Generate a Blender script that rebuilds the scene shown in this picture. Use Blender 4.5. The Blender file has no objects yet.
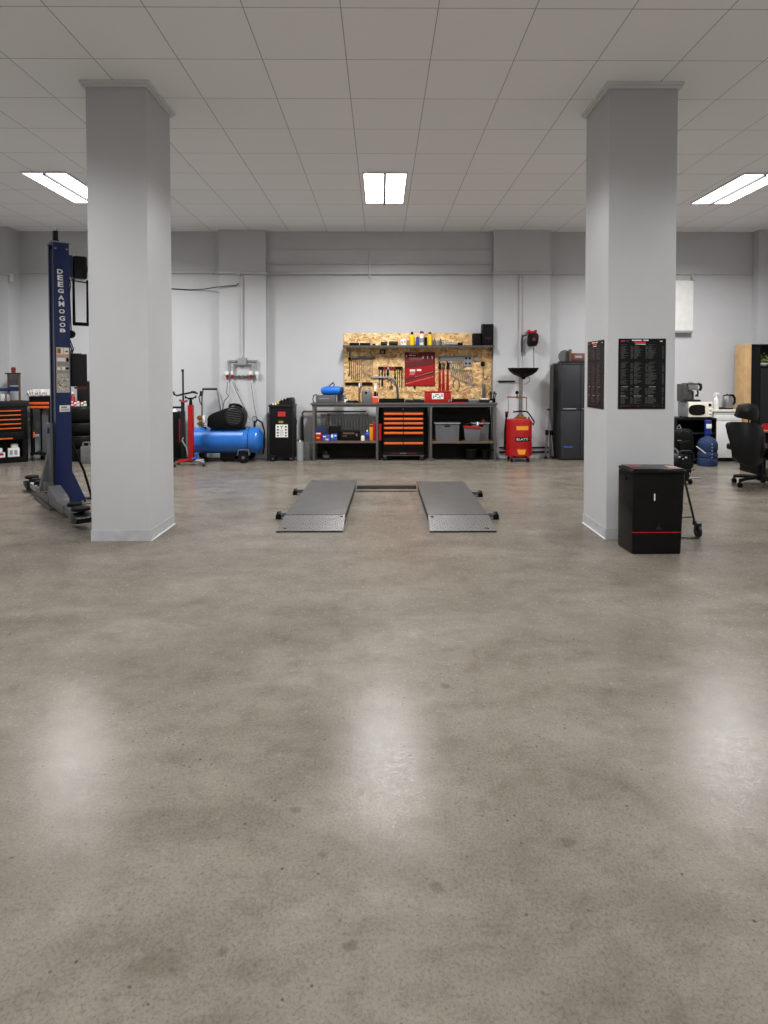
import bpy, bmesh, math, random
from mathutils import Vector, Matrix
rng = random.Random(7)
S = bpy.context.scene
COL = S.collection
PI = math.pi

# ------------------------------------------------------------------ camera
F, CX, CY = 618.0, 386.8, 392.3
PITCH, YAW, ROLL = 0.0275, 0.009, -0.001
CAMH = 1.292
CEIL = CAMH + 2.25
W = 9.75                                    # back wall
def cam_axes():
    cp, sp, cy, sy, cr, sr = math.cos(PITCH), math.sin(PITCH), math.cos(YAW), math.sin(YAW), math.cos(ROLL), math.sin(ROLL)
    right = Vector((cy, -sy, 0)); f0 = Vector((sy, cy, 0)); up = Vector((0, 0, 1))
    fwd = f0*cp - up*sp; u = up*cp + f0*sp
    return right*cr + u*sr, u*cr - right*sr, fwd
RIGHT, UP, FWD = cam_axes()
cd = bpy.data.cameras.new('camera'); cam = bpy.data.objects.new('camera', cd); COL.objects.link(cam)
cam.matrix_world = Matrix(((RIGHT.x, UP.x, -FWD.x, 0), (RIGHT.y, UP.y, -FWD.y, 0), (RIGHT.z, UP.z, -FWD.z, CAMH), (0, 0, 0, 1)))
cd.sensor_fit = 'VERTICAL'; cd.sensor_height = 36; cd.lens = F*36/1024
cd.shift_x = -(CX-384)/1024; cd.shift_y = (CY-512)/1024
cd.clip_start = 0.05; cd.clip_end = 100
S.camera = cam

def P(px, py, Y):
    """the point of the plane y = Y that the photo shows at (px, py)"""
    d = RIGHT*((px-CX)/F) + UP*(-(py-CY)/F) + FWD
    d = d*(Y/d.y)
    return Vector((d.x, Y, CAMH + d.z))
def G(px, py, z=0.0):
    """the point at height z that the photo shows at (px, py)"""
    d = RIGHT*((px-CX)/F) + UP*(-(py-CY)/F) + FWD
    d = d*((z-CAMH)/d.z)
    return Vector((d.x, d.y, z))

# --------------------------------------------------------------- materials
def lin(c):
    return tuple((x/12.92 if x <= .04045 else ((x+.055)/1.055)**2.4) for x in c)
MATS = {}
def mat(name, rgb, rough=.5, metal=0., var=.06, scale=9., bump=0., spec=.5, trans=0., alpha=1., coat=0.):
    if name in MATS: return MATS[name]
    m = bpy.data.materials.new(name); m.use_nodes = True
    nt = m.node_tree; n = nt.nodes; b = n['Principled BSDF']
    c = lin(rgb)
    tc = n.new('ShaderNodeTexCoord'); nz = n.new('ShaderNodeTexNoise')
    nz.inputs['Scale'].default_value = scale; nz.inputs['Detail'].default_value = 4
    nt.links.new(tc.outputs['Object'], nz.inputs['Vector'])
    rp = n.new('ShaderNodeValToRGB')
    rp.color_ramp.elements[0].position = .3; rp.color_ramp.elements[1].position = .7
    rp.color_ramp.elements[0].color = tuple(x*(1-var) for x in c)+(1,)
    rp.color_ramp.elements[1].color = tuple(min(1, x*(1+var)) for x in c)+(1,)
    nt.links.new(nz.outputs['Fac'], rp.inputs['Fac']); nt.links.new(rp.outputs['Color'], b.inputs['Base Color'])
    b.inputs['Roughness'].default_value = rough; b.inputs['Metallic'].default_value = metal
    b.inputs['Specular IOR Level'].default_value = spec
    b.inputs['Transmission Weight'].default_value = trans
    b.inputs['Coat Weight'].default_value = coat
    if bump:
        bp = n.new('ShaderNodeBump'); bp.inputs['Strength'].default_value = bump; bp.inputs['Distance'].default_value = .01
        nt.links.new(nz.outputs['Fac'], bp.inputs['Height']); nt.links.new(bp.outputs['Normal'], b.inputs['Normal'])
    MATS[name] = m
    return m

WALL = mat('painted_wall', (.745, .75, .76), .55, var=.02, scale=3, bump=.02)
PILLAR = mat('painted_pillar', (.745, .75, .76), .5, var=.02, scale=3, bump=.02)
SKIRT = mat('skirting_paint', (.66, .67, .68), .6, var=.12, scale=14)
WHITE_TRIM = mat('white_trim', (.84, .84, .84), .5, var=.03)
CONDUIT = mat('grey_conduit', (.74, .74, .75), .45, var=.03)
BLACK = mat('black_plastic', (.016, .016, .018), .5, spec=.2)
GLOSSBLACK = mat('gloss_black', (.012, .012, .014), .25, spec=.3)
BLACKM = mat('black_metal', (.026, .026, .028), .42, spec=.25)
RUBBER = mat('rubber', (.018, .018, .018), .75, spec=.2)
DGREY = mat('dark_grey', (.10, .102, .108), .45, spec=.3)
LOCKER = mat('locker_grey', (.155, .162, .177), .45, var=.03)
MGREY = mat('mid_grey', (.34, .345, .355), .5)
LGREY = mat('light_grey', (.56, .57, .58), .5)
STEEL = mat('steel', (.62, .62, .62), .32, .9)
PLATE = mat('deck_steel', (.295, .29, .285), .45, .1, var=.16, scale=10)
TREAD = mat('tread_steel', (.46, .455, .445), .42, .2, var=.15, scale=30)
DSTEEL = mat('dark_steel', (.36, .355, .35), .42, .7, var=.15, scale=14)
BENCHM = mat('bench_steel', (.32, .31, .30), .5, .1, var=.12)
WHITE = mat('white_plastic', (.88, .88, .87), .4)
CREAM = mat('cream_white', (.87, .85, .79), .35)
RED = mat('red_paint', (.62, .035, .05), .3, coat=.3)
DRED = mat('dark_red', (.45, .04, .065), .5)
ORANGE = mat('orange_handle', (.85, .37, .12), .4)
YELLOW = mat('yellow_plastic', (.93, .80, .10), .4)
AMBER = mat('amber_label', (.90, .58, .12), .5, var=.2, scale=60)
BLUE = mat('lift_blue', (.012, .11, .31), .35, var=.05, coat=.2)
TANKB = mat('tank_blue', (.12, .40, .72), .28, var=.04, coat=.3)
CLOTHB = mat('bright_blue', (.03, .40, .80), .5)
NAVY = mat('navy', (.08, .12, .27), .6)
BOXBLUE = mat('box_blue', (.16, .28, .62), .5, var=.25, scale=40)
BRASS = mat('brass', (.62, .45, .24), .4, .8)
RUST = mat('rusty_brown', (.36, .25, .19), .6, var=.2, scale=20)
WOOD = mat('light_wood', (.76, .62, .44), .5, var=.12, scale=8)
DWOOD = mat('brown_wood', (.42, .29, .19), .55, var=.15)
PAPER = mat('label_paper', (.88, .88, .86), .6)
PRINT = mat('label_print', (.66, .64, .60), .6, var=.4, scale=90)
PGREY = mat('poster_text', (.27, .27, .27), .6, spec=.2)
PBLACK = mat('poster_black', (.03, .03, .033), .55, spec=.2)
PRED = mat('poster_red', (.80, .15, .12), .55)
PDRED = mat('poster_dark_red', (.30, .09, .09), .55)
PINK = mat('pale_red', (.80, .55, .52), .6)
GREEN = mat('leaf_green', (.45, .55, .25), .6, var=.2)
LEATHER = mat('black_leather', (.026, .028, .033), .45, spec=.3, bump=.1, scale=60)
BOTTLEB = mat('water_bottle_blue', (.29, .36, .52), .12, var=.05, trans=.6); BOTTLEB.node_tree.nodes['Principled BSDF'].inputs['IOR'].default_value = 1.12
CLEAR = mat('clear_plastic', (.86, .89, .91), .15)
RAG = mat('rag_cloth', (.60, .48, .40), .9, var=.35, scale=30)
LED = mat('red_display', (.80, .17, .20), .4)

def emit(name, col, st):
    m = bpy.data.materials.new(name); m.use_nodes = True
    nt = m.node_tree; b = nt.nodes['Principled BSDF']
    b.inputs['Base Color'].default_value = (.9, .9, .9, 1)
    b.inputs['Emission Color'].default_value = col+(1,); b.inputs['Emission Strength'].default_value = st
    return m
LAMP = emit('lamp_diffuser', (1., .985, .97), 4.0)

def osb():
    m = bpy.data.materials.new('osb_board'); m.use_nodes = True
    nt = m.node_tree; n = nt.nodes; b = n['Principled BSDF']
    tc = n.new('ShaderNodeTexCoord'); mp = n.new('ShaderNodeMapping')
    nt.links.new(tc.outputs['Object'], mp.inputs['Vector'])
    nz = n.new('ShaderNodeTexNoise'); nz.inputs['Scale'].default_value = 9
    nt.links.new(mp.outputs[0], nz.inputs['Vector'])
    mx = n.new('ShaderNodeMix'); mx.data_type = 'VECTOR'; mx.inputs['Factor'].default_value = .12
    nt.links.new(mp.outputs[0], mx.inputs[4]); nt.links.new(nz.outputs['Color'], mx.inputs[5])
    m2 = n.new('ShaderNodeMapping'); m2.inputs['Scale'].default_value = (26, 26, 44); m2.inputs['Rotation'].default_value = (0, .5, 0)
    nt.links.new(mx.outputs[1], m2.inputs['Vector'])
    vo = n.new('ShaderNodeTexVoronoi'); vo.inputs['Scale'].default_value = 1
    nt.links.new(m2.outputs[0], vo.inputs['Vector'])
    sp = n.new('ShaderNodeSeparateColor'); nt.links.new(vo.outputs['Color'], sp.inputs[0])
    rp = n.new('ShaderNodeValToRGB'); e = rp.color_ramp.elements
    e[0].color = lin((.66, .48, .30))+(1,); e[1].color = lin((.97, .86, .66))+(1,)
    x = e.new(.35); x.color = lin((.83, .66, .44))+(1,); x = e.new(.7); x.color = lin((.90, .75, .52))+(1,)
    nt.links.new(sp.outputs[0], rp.inputs['Fac']); nt.links.new(rp.outputs['Color'], b.inputs['Base Color'])
    b.inputs['Roughness'].default_value = .6
    return m
GRILLE = mat('grille_grey', (.24, .24, .245), .4)
OSB = osb()

def ceiling_mat():
    m = bpy.data.materials.new('ceiling_tiles'); m.use_nodes = True
    nt = m.node_tree; n = nt.nodes; L = nt.links; b = n['Principled BSDF']
    tc = n.new('ShaderNodeTexCoord'); sx = n.new('ShaderNodeSeparateXYZ'); L.new(tc.outputs['Object'], sx.inputs[0])
    def mth(op, a, bb=None, c=None):
        q = n.new('ShaderNodeMath'); q.operation = op
        for i, v in enumerate((a, bb, c)):
            if v is None: continue
            if isinstance(v, (int, float)): q.inputs[i].default_value = v
            else: L.new(v, q.inputs[i])
        return q.outputs[0]
    def edge(s, off, size, wdt):
        f = mth('FRACT', mth('DIVIDE', mth('SUBTRACT', s, off-60*size), size))
        d = mth('ABSOLUTE', mth('SUBTRACT', f, .5))
        return mth('GREATER_THAN', d, .5-wdt/size)
    g = mth('MAXIMUM', edge(sx.outputs[0], -.245, .598, .0032), edge(sx.outputs[1], 3.85, .6215, .0032))
    cell = n.new('ShaderNodeCombineXYZ')
    L.new(mth('FLOOR', mth('DIVIDE', mth('SUBTRACT', sx.outputs[0], -.245), .598)), cell.inputs[0])
    L.new(mth('FLOOR', mth('DIVIDE', mth('SUBTRACT', sx.outputs[1], 3.85), .6215)), cell.inputs[1])
    wn = n.new('ShaderNodeTexWhiteNoise'); L.new(cell.outputs[0], wn.inputs['Vector'])
    rp = n.new('ShaderNodeValToRGB')
    rp.color_ramp.elements[0].color = lin((.95, .955, .96))+(1,); rp.color_ramp.elements[1].color = lin((.962, .967, .972))+(1,)
    L.new(wn.outputs['Value'], rp.inputs['Fac'])
    mx = n.new('ShaderNodeMix'); mx.data_type = 'RGBA'
    L.new(g, mx.inputs[0]); L.new(rp.outputs['Color'], mx.inputs[6]); mx.inputs[7].default_value = lin((.66, .65, .64))+(1,)
    L.new(mx.outputs[2], b.inputs['Base Color']); b.inputs['Roughness'].default_value = .75
    nz = n.new('ShaderNodeTexNoise'); nz.inputs['Scale'].default_value = 140; L.new(tc.outputs['Object'], nz.inputs['Vector'])
    bp = n.new('ShaderNodeBump'); bp.inputs['Strength'].default_value = .08; bp.inputs['Distance'].default_value = .003
    L.new(nz.outputs['Fac'], bp.inputs['Height']); L.new(bp.outputs['Normal'], b.inputs['Normal'])
    return m

def floor_mat():
    m = bpy.data.materials.new('sealed_concrete'); m.use_nodes = True
    nt = m.node_tree; n = nt.nodes; L = nt.links; b = n['Principled BSDF']
    tc = n.new('ShaderNodeTexCoord')
    def noise(sc, det=6, rough=.6, dist=0., src=None):
        z = n.new('ShaderNodeTexNoise'); z.inputs['Scale'].default_value = sc; z.inputs['Detail'].default_value = det
        z.inputs['Roughness'].default_value = rough; z.inputs['Distortion'].default_value = dist
        L.new(src or tc.outputs['Object'], z.inputs['Vector']); return z.outputs['Fac']
    def ramp(fac, stops):
        r = n.new('ShaderNodeValToRGB'); e = r.color_ramp.elements
        e[0].position, e[1].position = stops[0][0], stops[-1][0]
        e[0].color = lin(stops[0][1])+(1,); e[1].color = lin(stops[-1][1])+(1,)
        for p, c in stops[1:-1]:
            x = e.new(p); x.color = lin(c)+(1,)
        L.new(fac, r.inputs['Fac']); return r.outputs['Color']
    def mul(a, bb, f=1.):
        q = n.new('ShaderNodeMix'); q.data_type = 'RGBA'; q.blend_type = 'MULTIPLY'; q.inputs[0].default_value = f
        L.new(a, q.inputs[6]); L.new(bb, q.inputs[7]); return q.outputs[2]
    st = n.new('ShaderNodeMapping'); st.inputs['Scale'].default_value = (1, 2.0, 1); L.new(tc.outputs['Object'], st.inputs['Vector'])
    base = ramp(noise(1.3, 9, .66, .4, st.outputs[0]), [(.25, (.41, .384, .346)), (.5, (.487, .460, .421)), (.75, (.555, .532, .496))])
    mott = ramp(noise(7, 8, .72, .3), [(.28, (.85, .84, .83)), (.5, (.955, .955, .955)), (.75, (1, 1, 1))])
    grain = ramp(noise(110, 6, .85), [(.34, (.74, .73, .72)), (.5, (.95, .95, .95)), (.66, (1, 1, 1))])
    c = mul(mul(base, mott, 1.), grain, 1.)
    vo = n.new('ShaderNodeTexVoronoi'); vo.inputs['Scale'].default_value = 22; L.new(tc.outputs['Object'], vo.inputs['Vector'])
    pit = ramp(vo.outputs['Distance'], [(.06, (.66, .64, .62)), (.12, (1, 1, 1))])
    gate = noise(3.1, 3)
    gr = n.new('ShaderNodeValToRGB'); gr.color_ramp.elements[0].position = .44; gr.color_ramp.elements[1].position = .56
    L.new(gate, gr.inputs['Fac'])
    pm = n.new('ShaderNodeMix'); pm.data_type = 'RGBA'; pm.blend_type = 'MULTIPLY'
    L.new(gr.outputs['Color'], pm.inputs[0]); L.new(c, pm.inputs[6]); L.new(pit, pm.inputs[7])
    c = pm.outputs[2]
    # oil spots
    wob = n.new('ShaderNodeTexNoise'); wob.inputs['Scale'].default_value = 28; L.new(tc.outputs['Object'], wob.inputs['Vector'])
    for px, py, r in ((323, 855, .022), (350, 947, .02), (438, 887, .026), (223, 952, .018), (568, 842, .03), (361, 792, .02), (297, 810, .022), (445, 686, .03)):
        g = G(px, py)
        dn = n.new('ShaderNodeVectorMath'); dn.operation = 'DISTANCE'; L.new(tc.outputs['Object'], dn.inputs[0]); dn.inputs[1].default_value = g
        ad = n.new('ShaderNodeMath'); ad.operation = 'MULTIPLY_ADD'; L.new(wob.outputs['Fac'], ad.inputs[0]); ad.inputs[1].default_value = .03; L.new(dn.outputs['Value'], ad.inputs[2])
        mr = n.new('ShaderNodeMapRange'); L.new(ad.outputs[0], mr.inputs[0])
        mr.inputs[1].default_value = r*.75+.006; mr.inputs[2].default_value = r*.75+.018; mr.inputs[3].default_value = .72; mr.inputs[4].default_value = 1.
        q = n.new('ShaderNodeMix'); q.data_type = 'RGBA'; q.blend_type = 'MULTIPLY'; q.inputs[0].default_value = 1
        L.new(c, q.inputs[6]); L.new(mr.outputs[0], q.inputs[7]); c = q.outputs[2]
    L.new(c, b.inputs['Base Color'])
    rr = n.new('ShaderNodeMapRange'); L.new(noise(45, 8, .8, .2), rr.inputs[0])
    rr.inputs[1].default_value = .3; rr.inputs[2].default_value = .7; rr.inputs[3].default_value = .10; rr.inputs[4].default_value = .34
    L.new(rr.outputs[0], b.inputs['Roughness']); b.inputs['Specular IOR Level'].default_value = .11
    bp = n.new('ShaderNodeBump'); bp.inputs['Strength'].default_value = .12; bp.inputs['Distance'].default_value = .004
    L.new(noise(120, 5, .7), bp.inputs['Height']); L.new(bp.outputs['Normal'], b.inputs['Normal'])
    return m

# ----------------------------------------------------------------- builders
class MB:
    """collects shapes; ob() links them as one mesh object"""
    def __init__(s): s.bm = bmesh.new(); s.mi = 0
    def _new(s, before):
        for f in s.bm.faces:
            if f.index == -1 or f not in before: f.material_index = s.mi
    def _tag(s, faces):
        for f in faces: f.material_index = s.mi
    def box(s, x0, x1, y0, y1, z0, z1, bev=0., seg=2, M=None):
        x0, x1 = min(x0, x1), max(x0, x1); y0, y1 = min(y0, y1), max(y0, y1); z0, z1 = min(z0, z1), max(z0, z1)
        t = bmesh.new()
        bmesh.ops.create_cube(t, size=1)
        for v in t.verts:
            v.co = Vector(((x0+x1)/2+v.co.x*(x1-x0), (y0+y1)/2+v.co.y*(y1-y0), (z0+z1)/2+v.co.z*(z1-z0)))
        if bev:
            bev = min(bev, .45*min(x1-x0, y1-y0, z1-z0))
            bmesh.ops.bevel(t, geom=list(t.edges), offset=bev, segments=seg, profile=.6, affect='EDGES')
        s._merge(t, M); return s
    def _merge(s, t, M=None):
        vm = {}
        for v in t.verts: vm[v] = s.bm.verts.new(M @ v.co if M else v.co)
        for f in t.faces:
            try: g = s.bm.faces.new([vm[v] for v in f.verts]); g.material_index = s.mi
            except ValueError: pass
        t.free()
    def r(s, x0, y0, x1, y1, Y, d, bev=0., z0=None):
        """the box whose front, at depth Y, the photo shows from (x0, y0) to (x1, y1); d deep"""
        a, b = P(x0, y1, Y), P(x1, y0, Y)
        s.box(a.x, b.x, Y, Y+d, a.z if z0 is None else z0, b.z, bev); return s
    def cyl(s, p, q, r, r2=None, seg=16, cap=True):
        p, q = Vector(p), Vector(q); r2 = r if r2 is None else r2
        ax = (q-p).normalized(); a = ax.orthogonal().normalized(); b = ax.cross(a)
        A, B = [], []
        for i in range(seg):
            t = 2*PI*i/seg; d = a*math.cos(t)+b*math.sin(t)
            A.append(s.bm.verts.new(p+d*r)); B.append(s.bm.verts.new(q+d*r2))
        fs = [s.bm.faces.new((A[i], A[(i+1) % seg], B[(i+1) % seg], B[i])) for i in range(seg)]
        if cap: fs += [s.bm.faces.new(A[::-1]), s.bm.faces.new(B)]
        s._tag(fs); return s
    def tube(s, pts, r, seg=10, closed=False):
        pts = [Vector(p) for p in pts]; n = len(pts); rings = []; prev = None
        for i, p in enumerate(pts):
            a = pts[(i-1) % n] if (closed or i > 0) else p
            b = pts[(i+1) % n] if (closed or i < n-1) else p
            t = (b-a).normalized()
            if prev is None: u = t.orthogonal().normalized()
            else:
                u = prev - t*prev.dot(t)
                u = u.normalized() if u.length > 1e-6 else t.orthogonal().normalized()
            prev = u; w = t.cross(u); k = 1.
            if (closed or 0 < i < n-1):
                d1, d2 = (p-a).normalized(), (b-p).normalized()
                k = min(1.4, 1/max(.3, math.sqrt(max(0, (1+d1.dot(d2))/2))))
            rings.append([s.bm.verts.new(p+(u*math.cos(2*PI*j/seg)+w*math.sin(2*PI*j/seg))*r*k) for j in range(seg)])
        fs = []
        for i in range(n if closed else n-1):
            A, B = rings[i], rings[(i+1) % n]
            for j in range(seg): fs.append(s.bm.faces.new((A[j], A[(j+1) % seg], B[(j+1) % seg], B[j])))
        if not closed: fs += [s.bm.faces.new(rings[0][::-1]), s.bm.faces.new(rings[-1])]
        s._tag(fs); return s
    def lathe(s, prof, c, ax='z', seg=24):
        """prof: (radius, height) pairs turned about an axis through c"""
        c = Vector(c); rings = []; fs = []
        E = {'z': (Vector((1, 0, 0)), Vector((0, 1, 0)), Vector((0, 0, 1))), 'x': (Vector((0, 1, 0)), Vector((0, 0, 1)), Vector((1, 0, 0))), 'y': (Vector((0, 0, 1)), Vector((1, 0, 0)), Vector((0, 1, 0)))}[ax]
        for r, h in prof:
            rings.append([s.bm.verts.new(c+E[2]*h+(E[0]*math.cos(2*PI*j/seg)+E[1]*math.sin(2*PI*j/seg))*max(r, 1e-4)) for j in range(seg)])
        for A, B in zip(rings, rings[1:]):
            for j in range(seg): fs.append(s.bm.faces.new((A[j], A[(j+1) % seg], B[(j+1) % seg], B[j])))
        fs += [s.bm.faces.new(rings[0][::-1]), s.bm.faces.new(rings[-1])]
        s._tag(fs); return s
    def prism(s, poly, a, b, ax='y', bev=0.):
        """a polygon (u, v) pushed from a to b along an axis"""
        def pt(u, v, w): return {'y': (u, w, v), 'x': (w, u, v), 'z': (u, v, w)}[ax]
        t = bmesh.new()
        A = [t.verts.new(pt(u, v, a)) for u, v in poly]; B = [t.verts.new(pt(u, v, b)) for u, v in poly]
        n = len(poly)
        t.faces.new(A); t.faces.new(B[::-1])
        for i in range(n): t.faces.new((A[i], B[i], B[(i+1) % n], A[(i+1) % n]))
        bmesh.ops.recalc_face_normals(t, faces=list(t.faces))
        if bev: bmesh.ops.bevel(t, geom=list(t.edges), offset=bev, segments=2, profile=.6, affect='EDGES')
        s._merge(t); return s
    def ball(s, c, rx, ry=None, rz=None, seg=18):
        ry = rx if ry is None else ry; rz = rx if rz is None else rz
        t = bmesh.new(); bmesh.ops.create_uvsphere(t, u_segments=seg, v_segments=seg//2, radius=1)
        for v in t.verts: v.co = Vector((c[0]+v.co.x*rx, c[1]+v.co.y*ry, c[2]+v.co.z*rz))
        s._merge(t); return s
    def m(s, i): s.mi = i; return s
    def ob(s, name, mats, parent=None, smooth=True):
        root = parent
        while root is not None and root.parent is not None: root = root.parent
        if root is not None and root.name in WORLD:
            inv = (Matrix.Translation(root.location) @ Matrix.Rotation(root.rotation_euler.z, 4, 'Z')).inverted()
            bmesh.ops.transform(s.bm, matrix=inv, verts=list(s.bm.verts))
        bmesh.ops.recalc_face_normals(s.bm, faces=list(s.bm.faces))
        me = bpy.data.meshes.new(name); s.bm.to_mesh(me); s.bm.free()
        for q in (mats if isinstance(mats, (list, tuple)) else [mats]): me.materials.append(q)
        if smooth:
            me.polygons.foreach_set('use_smooth', [True]*len(me.polygons)); me.set_sharp_from_angle(angle=.6)
        o = bpy.data.objects.new(name, me); COL.objects.link(o)
        if parent is not None: o.parent = parent
        return o
WORLD = set()        # things whose parts are written in room coordinates

def tag(o, label, cat, group=None):
    o['label'] = label; o['category'] = cat
    if group: o['group'] = group
    return o
def thing(name, label, cat, loc=(0, 0, 0), rz=0., group=None, local=False):
    o = bpy.data.objects.new(name, None); COL.objects.link(o); o.empty_display_size = .1
    o.location = loc; o.rotation_euler = (0, 0, rz); tag(o, label, cat, group)
    if not local: WORLD.add(o.name)
    return o
def recentre(o):
    """put a one-mesh thing's origin at the middle of its base"""
    vs = [v.co for v in o.data.vertices]
    c = Vector(((min(v.x for v in vs)+max(v.x for v in vs))/2, (min(v.y for v in vs)+max(v.y for v in vs))/2, min(v.z for v in vs)))
    o.data.transform(Matrix.Translation(-c)); o.location = c
    return o
def solo(name, mb, mats, label, cat, group=None):
    return tag(recentre(mb.ob(name, mats)), label, cat, group)
def structure(name, mb, mats, parent=None, smooth=False):
    o = mb.ob(name, mats, parent, smooth); o['kind'] = 'structure'; return o
def letters(s, x, y, z, height, m, parent, width=None, rot=(PI/2, 0, 0), name='lettering', bold=0.):
    """flat raised lettering centred at (x, y, z)"""
    cu = bpy.data.curves.new(name, 'FONT'); cu.body = s; cu.size = 1; cu.extrude = .004; cu.offset = bold; cu.align_x = 'CENTER'; cu.align_y = 'CENTER'
    tmp = bpy.data.objects.new(name, cu); COL.objects.link(tmp)
    bpy.context.view_layer.update()
    me = bpy.data.meshes.new_from_object(tmp.evaluated_get(bpy.context.evaluated_depsgraph_get()))
    bpy.data.objects.remove(tmp); bpy.data.curves.remove(cu)
    xs = [v.co.x for v in me.vertices]; ys = [v.co.y for v in me.vertices]
    me.transform(Matrix.Translation((-(min(xs)+max(xs))/2, -(min(ys)+max(ys))/2, 0)))
    sy = height/(max(ys)-min(ys)); sx = width/(max(xs)-min(xs)) if width else sy
    me.transform(Matrix.Diagonal((sx, sy, .3, 1)))
    from mathutils import Euler
    me.transform(Matrix.Translation((x, y, z)) @ Euler(rot).to_matrix().to_4x4())
    root = parent
    while root is not None and root.parent is not None: root = root.parent
    if root is not None and root.name in WORLD:
        me.transform((Matrix.Translation(root.location) @ Matrix.Rotation(root.rotation_euler.z, 4, 'Z')).inverted())
    me.materials.clear(); me.materials.append(m)
    o = bpy.data.objects.new(name, me); COL.objects.link(o); o.parent = parent
    return o
def wheel(name, parent, c, r, w, ax='x', mats=None):
    m = MB(); m.m(0).lathe([(r*.7, -w/2), (r*.94, -w/2), (r, -w/3), (r, w/3), (r*.94, w/2), (r*.7, w/2)], c, ax, 20)
    m.m(1).lathe([(r*.2, -w*.52), (r*.68, -w*.42), (r*.68, w*.42), (r*.2, w*.52)], c, ax, 16)
    return m.ob(name, mats or [RUBBER, MGREY], parent)
def caster(parent, x, y, z1, r=.03, name='caster'):
    """a swivel caster under z1 resting on the floor"""
    m = MB(); m.m(1).box(x-.022, x+.022, y-.022, y+.022, z1-.008, z1); m.cyl((x, y, z1-.008), (x, y, z1-.02), .012)
    m.box(x-.017, x-.013, y-.018, y+.03, r*.7, z1-.014); m.box(x+.013, x+.017, y-.018, y+.03, r*.7, z1-.014)
    m.m(0).lathe([(r*.8, -.011), (r, -.008), (r, .008), (r*.8, .011)], (x, y+.012, r), 'x', 16)
    return m.ob(name, [RUBBER, STEEL], parent)
def ordinal(i): return ['first', 'second', 'third', 'fourth', 'fifth', 'sixth', 'seventh', 'eighth', 'ninth', 'tenth', 'eleventh', 'twelfth'][i]

# ------------------------------------------------------------------- shell
XL, XR, YB = -6.6, 6.7, -4.2
structure('floor', MB().box(XL-.2, XR+.2, YB-.2, W+.3, -.2, 0), floor_mat())
structure('ceiling', MB().box(XL-.2, XR+.2, YB-.2, W+.3, CEIL, CEIL+.2), ceiling_mat())
structure('wall_left', MB().box(XL-.2, XL, YB-.2, W+.3, 0, CEIL), WALL)
structure('wall_right', MB().box(XR, XR+.2, YB-.2, W+.3, 0, CEIL), WALL)
structure('wall_front', MB().box(XL, XR, YB-.2, YB, 0, CEIL), WALL)
pxs = [P(219.5, 350, W-.13).x, P(266, 350, W-.13).x, P(493.5, 350, W-.13).x, P(550, 350, W-.13).x, P(757.5, 350, W-.16).x]
foot = [(XL, W+.25), (XL, W-.32), (P(8, 300, W-.32).x, W-.32), (P(8, 300, W-.32).x, W), (pxs[0], W), (pxs[0], W-.13), (pxs[1], W-.13), (pxs[1], W), (pxs[2], W), (pxs[2], W-.13),
        (pxs[3], W-.13), (pxs[3], W), (pxs[4], W), (pxs[4], W-.16), (XR, W-.16), (XR, W+.25)]
structure('wall_back', MB().prism(foot, 0, CEIL, 'z'), WALL)
m = MB(); a, b = P(300, 250, W), P(300, 275, W); m.box(pxs[1]+.002, pxs[2]-.002, W-.022, W-.001, b.z, a.z, .004)
structure('trim_1', m, WALL)

def pillar(name, x0, x1, y0, y1, inner):
    p = structure(name, MB().box(x0, x1, y0, y1, .0, CEIL-.001, .006), PILLAR, smooth=True)
    m = MB(); t = .004; h = .085
    m.box(x0-t, x1+t, y0-t, y0-.0005, 0, h); m.box(x0-t, x1+t, y1+.0005, y1+t, 0, h); m.box(x0-t, x0-.0005, y0, y1, 0, h); m.box(x1+.0005, x1+t, y0, y1, 0, h)
    m.ob('skirting', SKIRT, p)
    m = MB(); e = inner; m.box(e, e+math.copysign(.008, e-(x0+x1)/2), y0-.004, y1, 0.0005, .006); m.ob('caulk_line', WHITE, p)
    for k, (o, z0, z1) in enumerate(((.035, CEIL-.022, CEIL-.001), (.022, CEIL-.042, CEIL-.022))):
        m = MB()
        m.box(x0-o, x1+o, y0-o, y0-.0005, z0, z1, .003); m.box(x0-o, x1+o, y1+.0005, y1+o, z0, z1, .003)
        m.box(x0-o, x0-.0005, y0, y1, z0, z1, .003); m.box(x1+.0005, x1+o, y0, y1, z0, z1, .003)
        m.ob('crown_trim', WHITE_TRIM, p)
    return p
PY0, PY1 = 4.815, 5.36
lx0, lx1 = P(89, 350, PY0).x, P(148.6, 350, PY0).x
rx0, rx1 = P(607.6, 350, PY0).x, P(675.2, 350, PY0).x
pillar('pillar_left', lx0, lx1, PY0, PY1, lx1+.004)
pillar('pillar_right', rx0, rx1, PY0, PY1, rx0-.004)

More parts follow.
